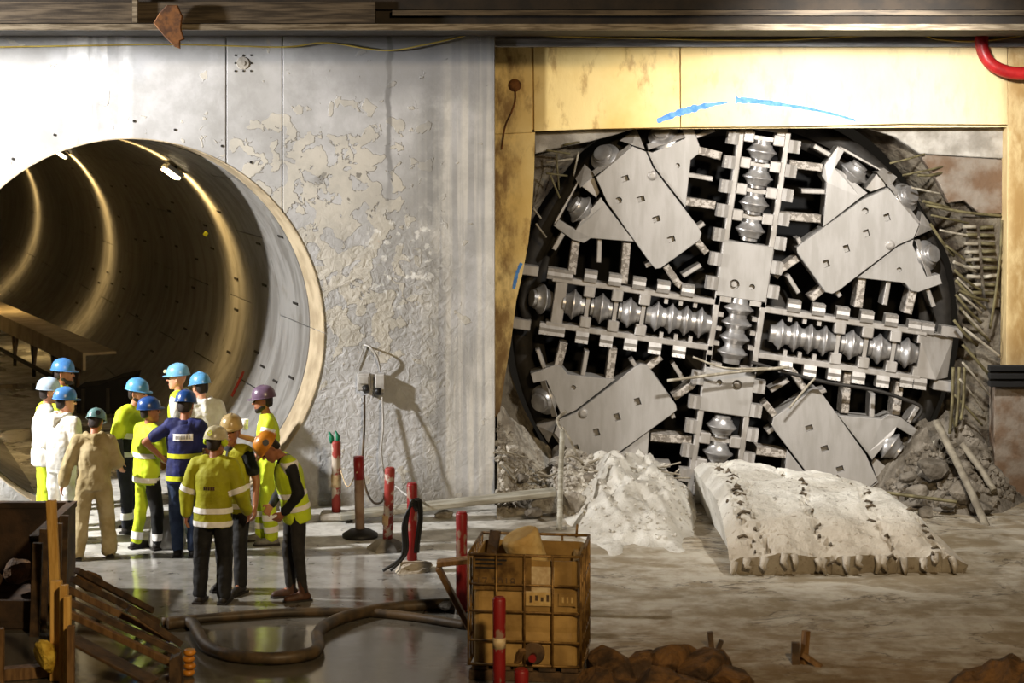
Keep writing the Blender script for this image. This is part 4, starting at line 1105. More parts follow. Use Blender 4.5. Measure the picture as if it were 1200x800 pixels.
    def add_legs(S, add, cuff=1.0):
        S.loft('pelvis', [r_(-.12, .15+add, .115+add), r_(-.04, .172+add, .128+add), r_(.06, .168+add, .122+add), r_(.10, .16+add, .115+add)], .15*k)
        for s in (1, -1):
            hip, kn, an = legs[s]; n_ = 'legR' if s > 0 else 'legL'
            S.cap(n_, hip, kn, (.096+add)*k, (.072+add)*k); S.cap(n_+'_low', kn, kn+(an-kn)*.96, (.072+add)*k, (.060+add)*k*cuff)
    up = Vector((0, 0, 1))
    def tband(me, tags, h, hh, m, name='reflective_band', off=.006, want=('torso',), extra=()):
        return extract(me, tags, want, [(tor(h-hh), T), (tor(h+hh), -T)]+list(extra), off, name, m, e)
    def lband(me, tags, n_, t0, t1, m, name='reflective_band', off=.006):
        for tg, a, b, ra, rb in tags:
            if tg == n_:
                d = (b-a); return extract(me, tags, (n_,), [(a+d*t0, d.normalized()), (a+d*t1, -d.normalized())], off, name, m, e)
    W = o['wear']; vx = .0135; wrk = .010
    out = {}
    if W.get('coverall'):
        S = Solid(); add_top(S, .022+loose, 'long', -.05); add_legs(S, .020+loose, 1.1)
        me = S.mesh('coverall', vx, .016, seed); link('coverall', me, M[W['coverall']], e); out['coverall'] = (me, S.tags)
        hd = Solid(); c = tor(.53)
        for q in range(7):
            a0, a1 = R(-200+q*33), R(-200+(q+1)*33)
            pt = lambda a: c+(X*math.cos(a)*.10+Yv*(math.sin(a)*.085-.015)+T*(.012+.02*math.cos(a*2)))*k
            hd.cap('hood', pt(a0), pt(a1), .036*k)
        hd.cap('hood', c+(Yv*-.11+T*.0)*k, c+(Yv*-.13+T*-.09)*k, .05*k, .03*k)
        link('hood', hd.mesh('hood', vx, .010, seed+3), M[W['coverall']], e)
    if W.get('top'):
        kind, m = W['top']; S = Solid()
        if kind == 'jacket': add_top(S, .022+loose, 'long', -.16)
        elif kind == 'tee': add_top(S, .004+loose, 'short', -.10)
        elif kind == 'shirt': add_top(S, .002, 'long', -.08)
        me = S.mesh(kind, vx, wrk, seed); link({'jacket': 'jacket', 'tee': 't_shirt', 'shirt': 'shirt'}[kind], me, M[m], e); out['top'] = (me, S.tags)
    if W.get('vest'):
        S = Solid(); S.loft('torso', torso_garment(-.14, .018+loose, False), .15*k)
        for s in (1, -1): S.cap('shoulder', sc_+X*s*.08*k, sc_+X*s*.155*k, .085*k, .082*k)
        me = S.mesh('vest', vx, wrk, seed+1); link('vest', me, M[W['vest']], e); out['vest'] = (me, S.tags)
    if W.get('legs'):
        S = Solid(); add_legs(S, W.get('legloose', .006), W.get('cuff', 1.0)); me = S.mesh('trousers', vx, .011, seed+2)
        link('trousers', me, M[W['legs']], e); out['legs'] = (me, S.tags)
    for s in (1, -1):
        hip, kn, an = legs[s]; S = Solid(); S.cap('b', an+(kn-an).normalized()*.13*k, an, .053*k, .052*k)
        S.cap('b', Vector((an.x, an.y-.03*k, .045)), Vector((an.x*1.03, an.y+.08*k, .045)), .05*k, .05*k); S.cap('b', Vector((an.x*1.03, an.y+.08*k, .04)), Vector((an.x*1.06, an.y+.175*k, .034)), .05*k, .038*k)
        bm_ = S.mesh('boot', .012, flat=.012); link('boot', bm_, M[W.get('boots', 'bootdark')], e)
        MB().prism([(-.052*k, -.085*k), (.052*k, -.085*k), (.056*k, .10*k), (.045*k, .20*k), (0, .222*k), (-.045*k, .20*k), (-.056*k, .10*k)], 0, .022).build('boot_sole', M['bootdark'], e, (an.x*1.03, an.y, .024), (math.pi/2*1, 0, 0)).rotation_euler = (R(-90), 0, 0)
    for (src, want, kind_, a, b_, m, nm) in W.get('bands', []):
        me, tags = out[src]
        if kind_ == 't' and want == ('shoulder',):
            for sg in (1, -1): tband(me, tags, a, b_, M[m], nm, want=want, extra=[(tor(a)+X*sg*.10*k, X*sg)])
        elif kind_ == 't': tband(me, tags, a, b_, M[m], nm, want=want)
        else:
            for w_ in want: lband(me, tags, w_, a, b_, M[m], nm)
    for (src, want, planes, m, nm, off) in W.get('panels', []):
        me, tags = out[src]; pl = []
        for (h, fx, fy, nx, ny, nz) in planes: pl.append((tor(h)+Vector((fx, fy, 0))*k, Vector((nx, ny, nz)).normalized()))
        extract(me, tags, want, pl, off, nm, M[m], e)
    for (src, h, wd, hh, m, strokes, off) in W.get('print', []):      # blocks of print on the back
        me, tags = out[src]
        n_ = strokes; x0 = -wd/2
        for i in range(n_):
            xa = x0+wd*i/n_+wd*.012; xb = x0+wd*(i+1)/n_-wd*.03
            c = tor(h); extract(me, tags, ('torso',), [(c-T*hh*k, T), (c+T*hh*k, -T), (c+X*xa*k, X), (c+X*xb*k, -X), (c, -Yv)], off, 'print_letter', M[m], e)
    # helmet
    hk = o.get('helmet', 'h_blue')
    he = empty('hard_hat', (0, 0, 0), (0, 0, 0), e)
    he.matrix_local = Matrix.Translation(hc+HM @ V3(0, -.004, .046)) @ (HM.to_4x4() @ Matrix.Rotation(R(-o.get('hattilt', 4)), 4, 'X'))
    he['label'] = o.get('hatlabel', 'hard hat')
    b = MB(); seg = 28; vs = []; fs = []
    prof = [(.000, 1.0), (.012, 1.0), (.03, .985), (.06, .93), (.09, .81), (.112, .62), (.126, .38), (.131, .16)]
    for z, r in prof:
        for q in range(seg):
            a = 2*math.pi*q/seg; ridge = 1+.0*math.cos(a)
            vs.append(Vector((r*.117*math.cos(a), r*.142*math.sin(a)-.004, z*1.06+.004*(1 if abs(math.cos(a)) < .25 and z > .05 else 0)))*k)
    for i in range(len(prof)-1):
        for q in range(seg): fs.append((i*seg+q, i*seg+(q+1) % seg, (i+1)*seg+(q+1) % seg, (i+1)*seg+q))
    fs.append([(len(prof)-1)*seg+q for q in range(seg)])
    b.add(vs, fs, True); b.build('shell', M[hk], he)
    b = MB(); vs = []; fs = []                          # brim with front peak
    for ri in range(2):
        for z in (0.006, -.003):
            for q in range(seg):
                a = 2*math.pi*q/seg; f = max(0, math.sin(a))**1.5
                rx, ry = (.112, .137) if ri == 0 else (.124+.004*f, .148+.046*f)
                vs.append(Vector((rx*math.cos(a), ry*math.sin(a)-.004, z-(.010*f if ri else 0)))*k)
    A0, A1, B0, B1 = 0, seg, 2*seg, 3*seg
    for q in range(seg):
        p_ = (q+1) % seg; fs += [(A0+q, B0+q, B0+p_, A0+p_), (A1+p_, B1+p_, B1+q, A1+q), (B0+q, B1+q, B1+p_, B0+p_)]
    b.add(vs, fs, True); b.build('brim', M[hk], he)
    if o.get('ridge', True): MB().tube([Vector((0, .108*math.cos(q), .03+.110*math.sin(q)))*k for q in np.linspace(.2, 2.94, 10)], .009*k, 6).build('ridge', M[hk], he)
    if o.get('sticker'):
        sx, sy, m = o['sticker']; MB().lathe([(0, .033*k), (.006, .033*k)], 14, 'z').build('sticker', M[m], he, Vector((.107*sx, .13*sy, .06))*k, (Vector((sx, sy, .35)).to_track_quat('Z', 'Y').to_euler()))
    if o.get('lampclip'): MB().box(Vector((0, .15, .05))*k, (.022, .02, .02), bev=.006).build('head_lamp', M['h_cream'], he)
    if o.get('muffs'):
        for s in (-1, 1):
            MB().lathe([(0, .035*k), (.02, .042*k), (.045, .03*k)], 14, 'x', Vector((.092*k if s > 0 else -.137*k, 0, -.03*k))).build('ear_muff', M['lime'], he)
    return e

LR, LLOW = ('legR', 'legL'), ('legR_low', 'legL_low')
RB = 'reflective_band'
def at(px, D): return Vector(((px-600)*D/F, D-CD, 0))
# three men at the far left
person(0, 0, -70, 1.79, 'man in pale blue helmet and lime-edged jacket, leftmost of the group', dict(at=at(52, 23.5), helmet='h_pale', hyaw=0, wear=dict(top=('jacket', 'whitecloth'), legs='lime', panels=[('top', ('torso', 'armL', 'armL_low'), [(.2, -.03, 0, -1, .3, 0)], 'lime', 'lime_panel', .006)], bands=[('top', ('torso',), 't', .1, .03, 'reflect', RB)])), 1)
person(0, 0, -85, 1.86, 'man in mid blue helmet and lime vest standing farthest back by the tunnel', dict(at=at(69, 24.7), helmet='h_mid', skin='skintan', beard=True, wear=dict(top=('shirt', 'lime'), vest='lime', legs='darknavy', bands=[('vest', ('torso',), 't', .12, .03, 'reflect', RB)])), 2)
person(0, 0, -38, 1.76, 'man in white coverall with a yellow sticker on his blue helmet', dict(at=at(72, 22.9), helmet='h_mid', sticker=(-.35, -1, 'h_orange'), hyaw=-25, armL=((.35, -.1, -1), (-.1, .8, -.55)), armR=((.25, .1, -1), (-.4, .9, -.3)), wear=dict(coverall='whitecloth')), 3)
person(110, 654, 12, 1.64, 'man in muddy beige coverall with his back turned, dark patch on his cap', dict(helmet='h_teal', sticker=(.55, -.85, 'blackrub'), ridge=False, skin='skintan', hyaw=-25, hpitch=18, lean=6, footR=(.19, .05), footL=(-.19, -.02), armL=((.5, -.05, -1), (.25, .15, -1)), armR=((.35, .1, -1), (-.5, .9, -.1)), loose=.008, wear=dict(coverall='beigecloth')), 4)
# men around the middle
person(150, 622, -118, 1.80, 'man in light blue helmet with yellow and navy jacket leaning forward', dict(helmet='h_blue', lean=9, hyaw=18, hpitch=4, beard=True, footR=(.12, .12), footL=(-.14, -.1), armR=((.4, -.1, -1), (.1, .3, -1)), wear=dict(top=('jacket', 'lime'), legs='darknavy', panels=[('top', ('torso', 'armR_low', 'armL_low'), [(.20, 0, 0, 0, 0, -1)], 'darknavy', 'navy_panel', .005)], bands=[('top', ('torso',), 't', .225, .035, 'reflect', RB), ('top', ('torso',), 't', .0, .03, 'reflect', RB), ('legs', LLOW, 'l', .62, .82, 'reflect', RB)])), 5)
person(172, 643, -52, 1.70, 'man in scuffed blue helmet and lime and black overalls raising his gloved hand', dict(helmet='h_dark', sticker=(.2, .95, 'h_pale'), hyaw=-20, hpitch=-6, skin='skintan', footR=(.12, .12), footL=(-.10, -.06), armR=((.3, .3, -.9), (-.1, .75, .8)), armL=((.3, .0, -1), (-.2, .7, -.5)), wear=dict(top=('jacket', 'lime'), legs='lime', panels=[('legs', ('legR', 'legR_low', 'legL', 'legL_low'), [(-.1, 0, .0, .75, .45, 0)], 'blackcloth', 'black_panel', .005)], bands=[('top', ('torso',), 't', .19, .03, 'reflect', RB), ('top', ('torso',), 't', -.10, .03, 'reflect', RB), ('legs', LLOW, 'l', .74, .96, 'reflect', RB)])), 6)
person(0, 0, 82, 1.84, 'pale-faced man in light blue helmet looking left, half hidden behind', dict(at=at(213, 24.4), helmet='h_sky', lampclip=True, hair=False, wear=dict(top=('tee', 'whitecloth'), vest='lime', legs='darknavy')), 7)
person(0, 0, 25, 1.82, 'man in white coverall seen from behind next to the tunnel wall', dict(at=at(238, 23.7), helmet='h_blue', hyaw=20, hpitch=6, lean=4, armR=((.3, .1, -1), (-.5, .8, -.1)), wear=dict(coverall='whitecloth')), 8)
person(216, 652, 4, 1.83, 'man in navy vest and blue jeans with his hand on his hip, back turned', dict(helmet='h_dark', skin='skintan', hyaw=-15, hpitch=8, footR=(.10, .0), footL=(-.07, .03), armL=((1.0, -.15, -.62), (-.55, .35, -.62)), armR=((.3, .15, -1), (-.5, .9, -.2)), curl=.9, wear=dict(top=('tee', 'navy'), vest='navy', legs='jeans', bands=[('vest', ('torso',), 't', .17, .026, 'yellowtape', RB), ('vest', ('torso',), 't', -.075, .026, 'yellowtape', RB)], print=[('vest', .375, .22, .036, 'reflect', 1, .006), ('vest', .375, .17, .018, 'grey', 6, .009)])), 9)
# right-hand group
person(250, 706, -8, 1.76, 'man in shaded yellow hooded jacket and black trousers with green ear defenders, back turned', dict(helmet='h_cream', sticker=(.1, -1, 'olive'), muffs=True, skin='skintan', hyaw=-20, hpitch=4, footR=(.12, .0), footL=(-.14, .0), armL=((.38, -.02, -1), (.1, .2, -1)), armR=((.36, .0, -1), (.15, .5, -.8)), loose=.002, wear=dict(top=('jacket', 'olive'), legs='blackcloth', legloose=.016, bands=[('top', ('torso',), 't', .02, .028, 'reflect', RB), ('top', ('torso',), 't', -.115, .028, 'reflect', RB), ('top', ('armR', 'armL'), 'l', .8, 1.0, 'reflect', RB)], print=[('top', .255, .12, .018, 'bootbrown', 5, .007)])), 10)
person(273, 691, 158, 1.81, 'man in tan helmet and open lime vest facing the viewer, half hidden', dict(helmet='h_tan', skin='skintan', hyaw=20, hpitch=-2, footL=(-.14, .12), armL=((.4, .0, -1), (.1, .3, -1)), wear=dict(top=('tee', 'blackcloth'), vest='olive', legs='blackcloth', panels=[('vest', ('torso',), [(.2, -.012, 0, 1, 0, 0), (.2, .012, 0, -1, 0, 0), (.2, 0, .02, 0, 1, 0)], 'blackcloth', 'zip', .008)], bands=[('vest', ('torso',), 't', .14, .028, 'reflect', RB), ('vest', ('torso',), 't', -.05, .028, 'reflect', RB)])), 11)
person(315, 636, 102, 1.79, 'man in full bright lime workwear and maroon-blue helmet holding a cup', dict(helmet='h_maroon', skin='skintan', beard=True, hyaw=-8, hpitch=3, footR=(.12, .10), footL=(-.12, .0), armR=((.15, .25, -1), (-.2, 1, .35)), armL=((.2, .25, -1), (-.15, .6, -.8)), wear=dict(top=('tee', 'lime'), legs='lime', legloose=.02, boots='bootgrey', bands=[('top', ('torso',), 't', .14, .035, 'reflect', RB), ('top', ('armL', 'armR'), 'l', .35, .6, 'reflect', RB), ('legs', LLOW, 'l', .32, .5, 'reflect', RB), ('legs', LLOW, 'l', .68, .86, 'reflect', RB)])), 12)
person(346, 702, 112, 1.78, 'man in black shirt and lime vest bowing his orange helmet, brown boots', dict(helmet='h_orange', sticker=(-1, -.1, 'blackrub'), skin='skintan', lean=12, hyaw=0, hpitch=48, footR=(.12, .04), footL=(-.10, -.03), armL=((.12, -.28, -1), (-.35, .5, -.75)), armR=((.2, -.1, -1), (-.5, .6, -.6)), wear=dict(top=('shirt', 'blackcloth'), vest='lime', legs='darkjeans', legloose=-.004, cuff=.95, boots='bootbrown', panels=[('vest', ('torso',), [(.2, -.010, 0, 1, 0, 0), (.2, .010, 0, -1, 0, 0), (.2, 0, .02, 0, 1, 0)], 'blackcloth', 'zip', .008)], bands=[('vest', ('torso',), 't', .16, .028, 'reflect', RB), ('vest', ('torso',), 't', .02, .026, 'reflect', RB), ('vest', ('shoulder',), 't', .46, .06, 'reflect', RB)])), 13)
# cup in the lime worker's hand
p = P(287, 497, 22.86-CD+.0); o = MB().lathe([(-.06, .035), (.06, .042)], 14, 'z', p).build('paper_cup', M['whitecloth']); tag(o, 'white paper cup held by the lime worker', 'cup')
# ------------------------------------------------------------------ barrier posts
def post(px, ytop, ybot, kind, label, base, r=.057, lean=0, bl='base'):
    p = G(px, ybot); D = p.y+CD; h = (ybot-ytop)*D/F
    e = empty('barrier_post', (p.x, p.y, 0)); tag(e, label, 'post', 'red barrier posts')
    top = Vector((lean*h, 0, h)); m = {'red': 'redpost', 'worn': 'wornpost'}[kind] if kind != 'mud' else 'dirtypost'
    z0 = .06 if base else 0
    MB().tube([(0, 0, z0), top*.35, top*.7, top-Vector((0, 0, .02)), top], [r, r*1.02, r, r*1.05, r*.9], 14).build('tube', M[m], e)
    if kind == 'mud': MB().tube([top*.72, top*1.002], [r*1.06, r*1.08], 14).build('red_sleeve', M['redpost'], e)
    MB().lathe([(-.004, r*.8), (.006, r*.8)], 14, 'z', top).build('cap', M['redpost' if kind != 'worn' else 'wornpost'], e)
    if base == 'block': MB().box((.0, 0, .05), (.20, .14, .05), bev=.03).build('base', M['concrete'], e)
    if base == 'rubber': MB().lathe([(0, .21), (.04, .21), (.09, .12), (.10, .07)], 18, 'z').build('base', M['blackrub'], e)
    if base == 'pale': MB().lathe([(0, .24), (.03, .23), (.10, .13), (.12, .08)], 6, 'z', smooth=False).build('base', M['concrete'], e)
    if base == 'mound':
        me = rock_mesh(77, 3, .6, .5); me.materials.append(M['muck']); o = link('base', me, None, e, (.02, 0, .02)); o.scale = (.30, .22, .20)
    return e, h
e, h = post(394, 517, 609, 'worn', 'worn pale red post with green tape on top, nearest the wall', 'block')
MB().tube([(-.05, 0, h-.02), (-.06, 0, h+.05), (-.09, 0, h+.12)], [.03, .035, .01], 6).build('tape', M['green'], e)
MB().tube([(.02, 0, h-.02), (.02, 0, h+.06), (-.01, 0, h+.13)], [.025, .03, .008], 6).build('tape', M['green'], e)
MB().lathe([(h*.42, .063), (h*.58, .064)], 14, 'z').build('white_band', M['paint_white'], e)
e, h = post(422, 535, 629, 'mud', 'mud-brown post with a red top on a black rubber foot', 'rubber', lean=-.02)
e, h = post(454, 548, 643, 'worn', 'scuffed red and white post on a pale wide foot', 'pale', lean=.03)
MB().lathe([(h*.3, .059), (h*.42, .06)], 14, 'z').build('white_band', M['paint_white'], e)
e, h = post(483, 566, 668, 'red', 'red post draped with black cables, standing in a mud mound', 'mound')
for k, (dx, dz) in enumerate(((-.05, .0), (-.075, -.03), (-.035, .02))):
    MB().tube(smooth_curve([(.05, -.05, h*.72+dz), (0, -.085, h*.8+dz), (dx-.02, -.08, h*.55), (dx-.03, -.09, h*.2), (dx-.18-.05*k, -.14, .03)], 6), .016, 7).build('cable', M['blackrub'], e)
for k, dx in enumerate((.06, .085)):
    MB().tube(smooth_curve([(-.02, -.07, h*.78), (dx, -.06, h*.82), (dx+.02, -.05, h*.6), (dx-.01, -.06, h*.35), (dx-.02, -.07, h*.22)], 6), .018, 7).build('cable', M['blackrub'], e)
e, h = post(541, 600, 716, 'red', 'dark red post touching the left corner of the tote', None)
e, h = post(585, 700, 822, 'red', 'bright red post with a pale band in front of the tote', None, r=.055)
MB().lathe([(h*.52, .057), (h*.62, .057)], 14, 'z').build('white_band', M['paint_white'], e)
e, h = post(611, 784, 830, 'red', 'short red stub at the bottom edge by the tote', None, r=.06)
p = G(362, 563)
e = empty('barrier_stake', (p.x, p.y, 0)); tag(e, 'thin red and white barrier upright behind the man in the orange helmet', 'barrier')
MB().box((0, 0, .30), (.03, .02, .30)).build('upright', M['paint_white'], e)
MB().box((0, -.002, .45), (.032, .02, .08)).build('red_band', M['wornpost'], e)
MB().box((-.18, 0, .55), (.2, .012, .03)).build('rail', M['wornpost'], e)
p = G(441, 587)
e = empty('barrier_stake', (p.x, p.y, 0)); tag(e, 'leaning red-tipped white marker stake against the wall', 'stake')
MB().tube([(-.05, -.02, 0), (.0, .05, .3)], [.05, .03], 8).build('stake', M['whitecloth'], e)
MB().tube([(.0, .05, .3), (.04, .1, .62)], [.03, .02], 8).build('red_tip', M['wornpost'], e)
# chain-like tape between the first posts
o = MB().tube(smooth_curve([G(394, 609)+Vector((.06, -.06, .62)), G(408, 620)+Vector((0, -.05, .52)), G(422, 629)+Vector((-.03, -.07, .78))], 8), .008, 5).build('barrier_tape', M['paint_white']); tag(o, 'thin pale tape sagging between the first two posts', 'tape')

# long grey plank
A = G(398, 611)+Vector((0, 0, .07)); B = P(652, 576, -.75)
e = empty('long_plank', (A+B)/2); tag(e, 'long grey plank lying from the posts up onto the rubble', 'plank')
MB().bar(A-(A+B)/2, B-(A+B)/2, .28, .07, bev=.012).build('board', M['plank'], e)
for i, (px, py, s) in enumerate(((418, 612, .10), (520, 607, .13))):
    rock(G(px, py)+Vector((0, .05, .03)), s, 'palerock', ['small pale stone propping the plank near the first post', 'pale stone propping the middle of the plank'][i], 'stones under the plank')

# ------------------------------------------------------------------ junction boxes and cables on the wall
e = empty('junction_box', P(429, 448, -.02)); tag(e, 'left grey junction box on the wall with black plug', 'junction box')
MB().box((-.02, -.06, .02), (.085, .07, .11), bev=.015).build('housing', M['grey'], e); MB().box((-.02, -.135, .05), (.06, .008, .05), bev=.004).build('cover', M['grey'], e)
MB().tube([(.0, -.12, -.03), (.02, -.16, -.10)], [.045, .04], 10).build('plug', M['blackrub'], e)
e2 = empty('junction_box', P(446, 448, -.02)); tag(e2, 'right grey junction box on the wall with black plug', 'junction box')
MB().box((.0, -.06, .0), (.065, .07, .12), bev=.015).build('housing', M['grey'], e2); MB().tube([(-.02, -.12, -.06), (-.03, -.15, -.13)], [.045, .04], 10).build('plug', M['blackrub'], e2)
def cable(pts, r, m, label, cat='cable', name='cable', n=8):
    return tag(MB().tube(smooth_curve(pts, n), r, 8).build(name, M[m]), label, cat)
cable([P(446, 435, -.06), P(442, 418, -.12), P(434, 407, -.12), P(427, 404, -.02)], .012, 'grey', 'cable looping from the junction boxes up the wall')
cable([P(427, 404, -.02), P(422, 420, -.02), P(417, 432, -.02)], .006, 'grey', 'thin wire running down left of the junction boxes')
p = G(441, 592); cable([P(427, 463, -.16), P(427, 500, -.2), P(425, 540, -.25), P(428, 570, -.3), P(437, 588, -.35), P(447, 588, -.35), P(450, 578, -.3)], .014, 'hose', 'dark cable hanging from the junction box to the ground')
cable([P(448, 465, -.16), P(449, 500, -.25), P(447, 530, -.3), P(452, 556, -.4), P(470, 575, -.9), P(482, 583, -1.6)], .012, 'grey', 'pale cable from the right junction box towards the cable-draped post')
cable([P(-60, 56, -.05), P(60, 54, -.05), P(200, 52, -.05), P(330, 55, -.05), P(382, 50, -.05), P(450, 59, -.05), P(500, 52, -.05), P(560, 38, -.05)], .010, 'yellowcable', 'thin yellow cable strung along the top of the grey wall')
cable([P(560, 38, .05), P(640, 42, .05), P(760, 45, .05), P(900, 47, .05), P(1060, 40, .05), P(1100, 46, .05), P(1150, 48, .05), P(1220, 38, .05)], .010, 'yellowcable', 'thin yellow cable strung along the steel waling beam')
o = cable([P(1154, 30, .05), P(1150, 50, .02), P(1157, 70, -.02), P(1174, 82, -.03), P(1200, 86, -.02), P(1240, 80, 0)], .085, 'redhose', 'thick red hose looping down at the top right corner', 'hose', 'red_hose')

# ------------------------------------------------------------------ hoses on the ground
def ghose(pts, r, m, label):
    return cable([G(x, y)+Vector((0, 0, r)) for x, y in pts], r, m, label, 'hose', 'ground_hose', 8)
ghose([(190, 734), (260, 728), (330, 723), (400, 722), (470, 726), (548, 738)], .045, 'hose', 'straight muddy hose lying across the wet floor to the tote')
ghose([(196, 738), (222, 736), (232, 748), (242, 764), (270, 775), (320, 779), (360, 774), (373, 766), (372, 750), (385, 738), (410, 728), (450, 720), (490, 716), (528, 714)], .06, 'hose', 'thick curving muddy hose bending across the puddle')
o = rock(G(524, 715)+Vector((0, 0, .05)), (.16, .12, .08), 'rock', 'dark hose coupling lump at the foot of the tote post', None, 2, 'coupling', 'hose_coupling')

# ------------------------------------------------------------------ tote with cage
def tote():
    fl = G(549, 797); W, Dp, Hc, z0 = 1.0, .88, 1.0, .14; a = R(-10)
    e = empty('bulk_container', (fl.x, fl.y, 0), (0, 0, -a*0-R(7))); tag(e, 'dirty amber plastic bulk tote in a rusty tube cage with its top cut off', 'container')
    MB()
    # pallet
    for y in (.06, Dp/2, Dp-.06): MB().box((W/2, y, .045), (W/2, .05, .045), bev=.008).build('pallet_runner', M['darkwood'], e)
    for i in range(5): MB().box((.1+i*(W-.2)/4, Dp/2, .115), (.075, Dp/2, .018), bev=.005).build('pallet_board', M['darkwood'], e)
    # open plastic bottle: walls with rounded corners
    t = .02; b = MB(); n = 5; rr = .09
    def ring(off, z):
        out = []
        for cx, cy, a0 in ((W-.03-rr, Dp-.03-rr, 0), (.03+rr, Dp-.03-rr, 90), (.03+rr, .03+rr, 180), (W-.03-rr, .03+rr, 270)):
            for k in range(n):
                q = R(a0+90*k/(n-1)); out.append((cx+(rr-off)*math.cos(q), cy+(rr-off)*math.sin(q), z))
        return out
    rings = [ring(0, z0), ring(0, z0+.25), ring(.006, z0+.3), ring(0, z0+.35), ring(0, z0+.6), ring(.006, z0+.65), ring(0, z0+.7), ring(0, z0+.93), ring(t, z0+.93), ring(t, z0+.05)]
    N = 4*n; vs = [v for r in rings for v in r]
    fs = [(i*N+k, i*N+(k+1) % N, (i+1)*N+(k+1) % N, (i+1)*N+k) for i in range(len(rings)-1) for k in range(N)]
    fs += [list(range(N))[::-1], list(range((len(rings)-1)*N, len(rings)*N))]
    b.add(vs, fs, False); b.build('bottle', M['tote'], e)
    # cage: hoops and uprights
    def rect(z, o=0.0): return [(-o, -o, z), (W+o, -o, z), (W+o, Dp+o, z), (-o, Dp+o, z), (-o, -o, z)]
    for i, z in enumerate((.15, .36, .62, .86, 1.12)):
        for k in range(4):
            q = rect(z); MB().tube([q[k], q[k+1]], .014 if i in (0, 4) else .010, 7).build('cage_bar', M['cage'], e)
    for i in range(5):
        x = i*W/4
        for y in (0, Dp): MB().tube([(x, y-.008 if y == 0 else y+.008, .14), (x, y-.008 if y == 0 else y+.008, 1.13)], .010, 7).build('cage_bar', M['cage'], e)
    for i in range(1, 6):
        y = i*Dp/6
        for x in (0, W): MB().tube([(x, y, .14), (x, y, 1.13)], .010, 7).build('cage_bar', M['cage'], e)
    MB().tube([(W-.12, Dp, 1.1), (W-.11, Dp, 1.22)], .012, 6).build('bent_bar', M['cage'], e)
    # stickers and valve
    MB().box((.30, .020, .965), (.26, .006, .16)).build('label_plate', M['cage'], e)
    MB().box((.62, .021, .90), (.14, .006, .12)).build('label_plate', M['paint_white'], e)
    MB().box((.63, .020, .735), (.12, .006, .06)).build('sticker', M['sack'], e); MB().box((.88, .020, .735), (.08, .006, .055)).build('sticker', M['tote'], e)
    for i in range(3): MB().box((.20-.02*i, .0125, 1.07-.035*i), (.14-.02*i, .001, .008)).build('print_line', M['blackrub'], e)
    for i in range(4): MB().box((.555+.05*i, .0125, .735+.01*(i % 2)), (.012, .001, .03-.006*(i % 3))).build('print_mark', M['darkwood'], e)
    for i in range(3): MB().box((.84+.04*i, .0125, .735), (.008, .001, .025)).build('print_mark', M['sack'], e)
    for txt, x, z, s, m in (('17 2018', .06, .84, .11, 'darkwood'),):
        c = bpy.data.curves.new('lettering', 'FONT'); c.body = txt; c.size = s; c.extrude = .001
        o = bpy.data.objects.new('tmp', c); TMP.collection.objects.link(o); dg = scratch_graph()
        me = bpy.data.meshes.new_from_object(o.evaluated_get(dg)); bpy.data.objects.remove(o)
        link('lettering', me, M[m], e, (x, .0115, z), (math.pi/2, 0, 0))
    MB().lathe([(0, .10), (-.02, .10), (-.03, .09)], 18, 'y', (.58, .02, .26)).build('valve_recess', M['darkwood'], e)
    MB().lathe([(-.02, .03), (-.09, .03), (-.10, .035)], 14, 'y', (.58, 0, .24)).build('valve', M['redpost'], e)
    return e
te = tote()
TO = Vector(te.location); tr = Matrix.Rotation(te.rotation_euler.z, 3, 'Z')
def tin(x, y, z): return TO+tr @ Vector((x, y, z))
# rolled sack standing in the tote
b = MB(); b.tube(smooth_curve([tin(.62, .55, .20), tin(.55, .5, .7), tin(.46, .45, 1.05), tin(.40, .42, 1.22)], 5), [.15]*4+[.16]*4+[.17]*4+[.175]*3+[.15], 16)
o = b.build('rolled_sack', M['sack']); tag(o, 'cream rolled sack leaning out of the tote', 'sack')
o = MB().bar(tin(.82, .6, .22), tin(.92, .62, 1.02), .3, .04).build('cut_lid', M['tote']); tag(o, 'cut amber plastic lid standing inside the tote', 'lid')
o = MB().bar(tin(.05, .3, .2), tin(.16, .62, 1.2), .10, .03).build('board_scrap', M['darkwood']); tag(o, 'dark board scrap standing in the left of the tote', 'board')
for i, (a, bb, l) in enumerate((((512, 660), (556, 655), 'upper'), ((513, 664), (551, 737), 'lower'))):
    p = P(*a, -5.9); q = P(*bb, -5.9)
    o = MB().bar(p, q, .16, .05, bev=.006).build('board_scrap', M['wood']); tag(o, 'short brown board wedged behind the tote, %s of two' % l, 'board')
o = MB().bar(G(600, 794)+Vector((0, 0, 0)), G(596, 800)+Vector((.12, -.02, .30)), .06, .03).build('wood_stake', M['wood']); tag(o, 'small orange-brown stake beside the short red stub', 'stake')

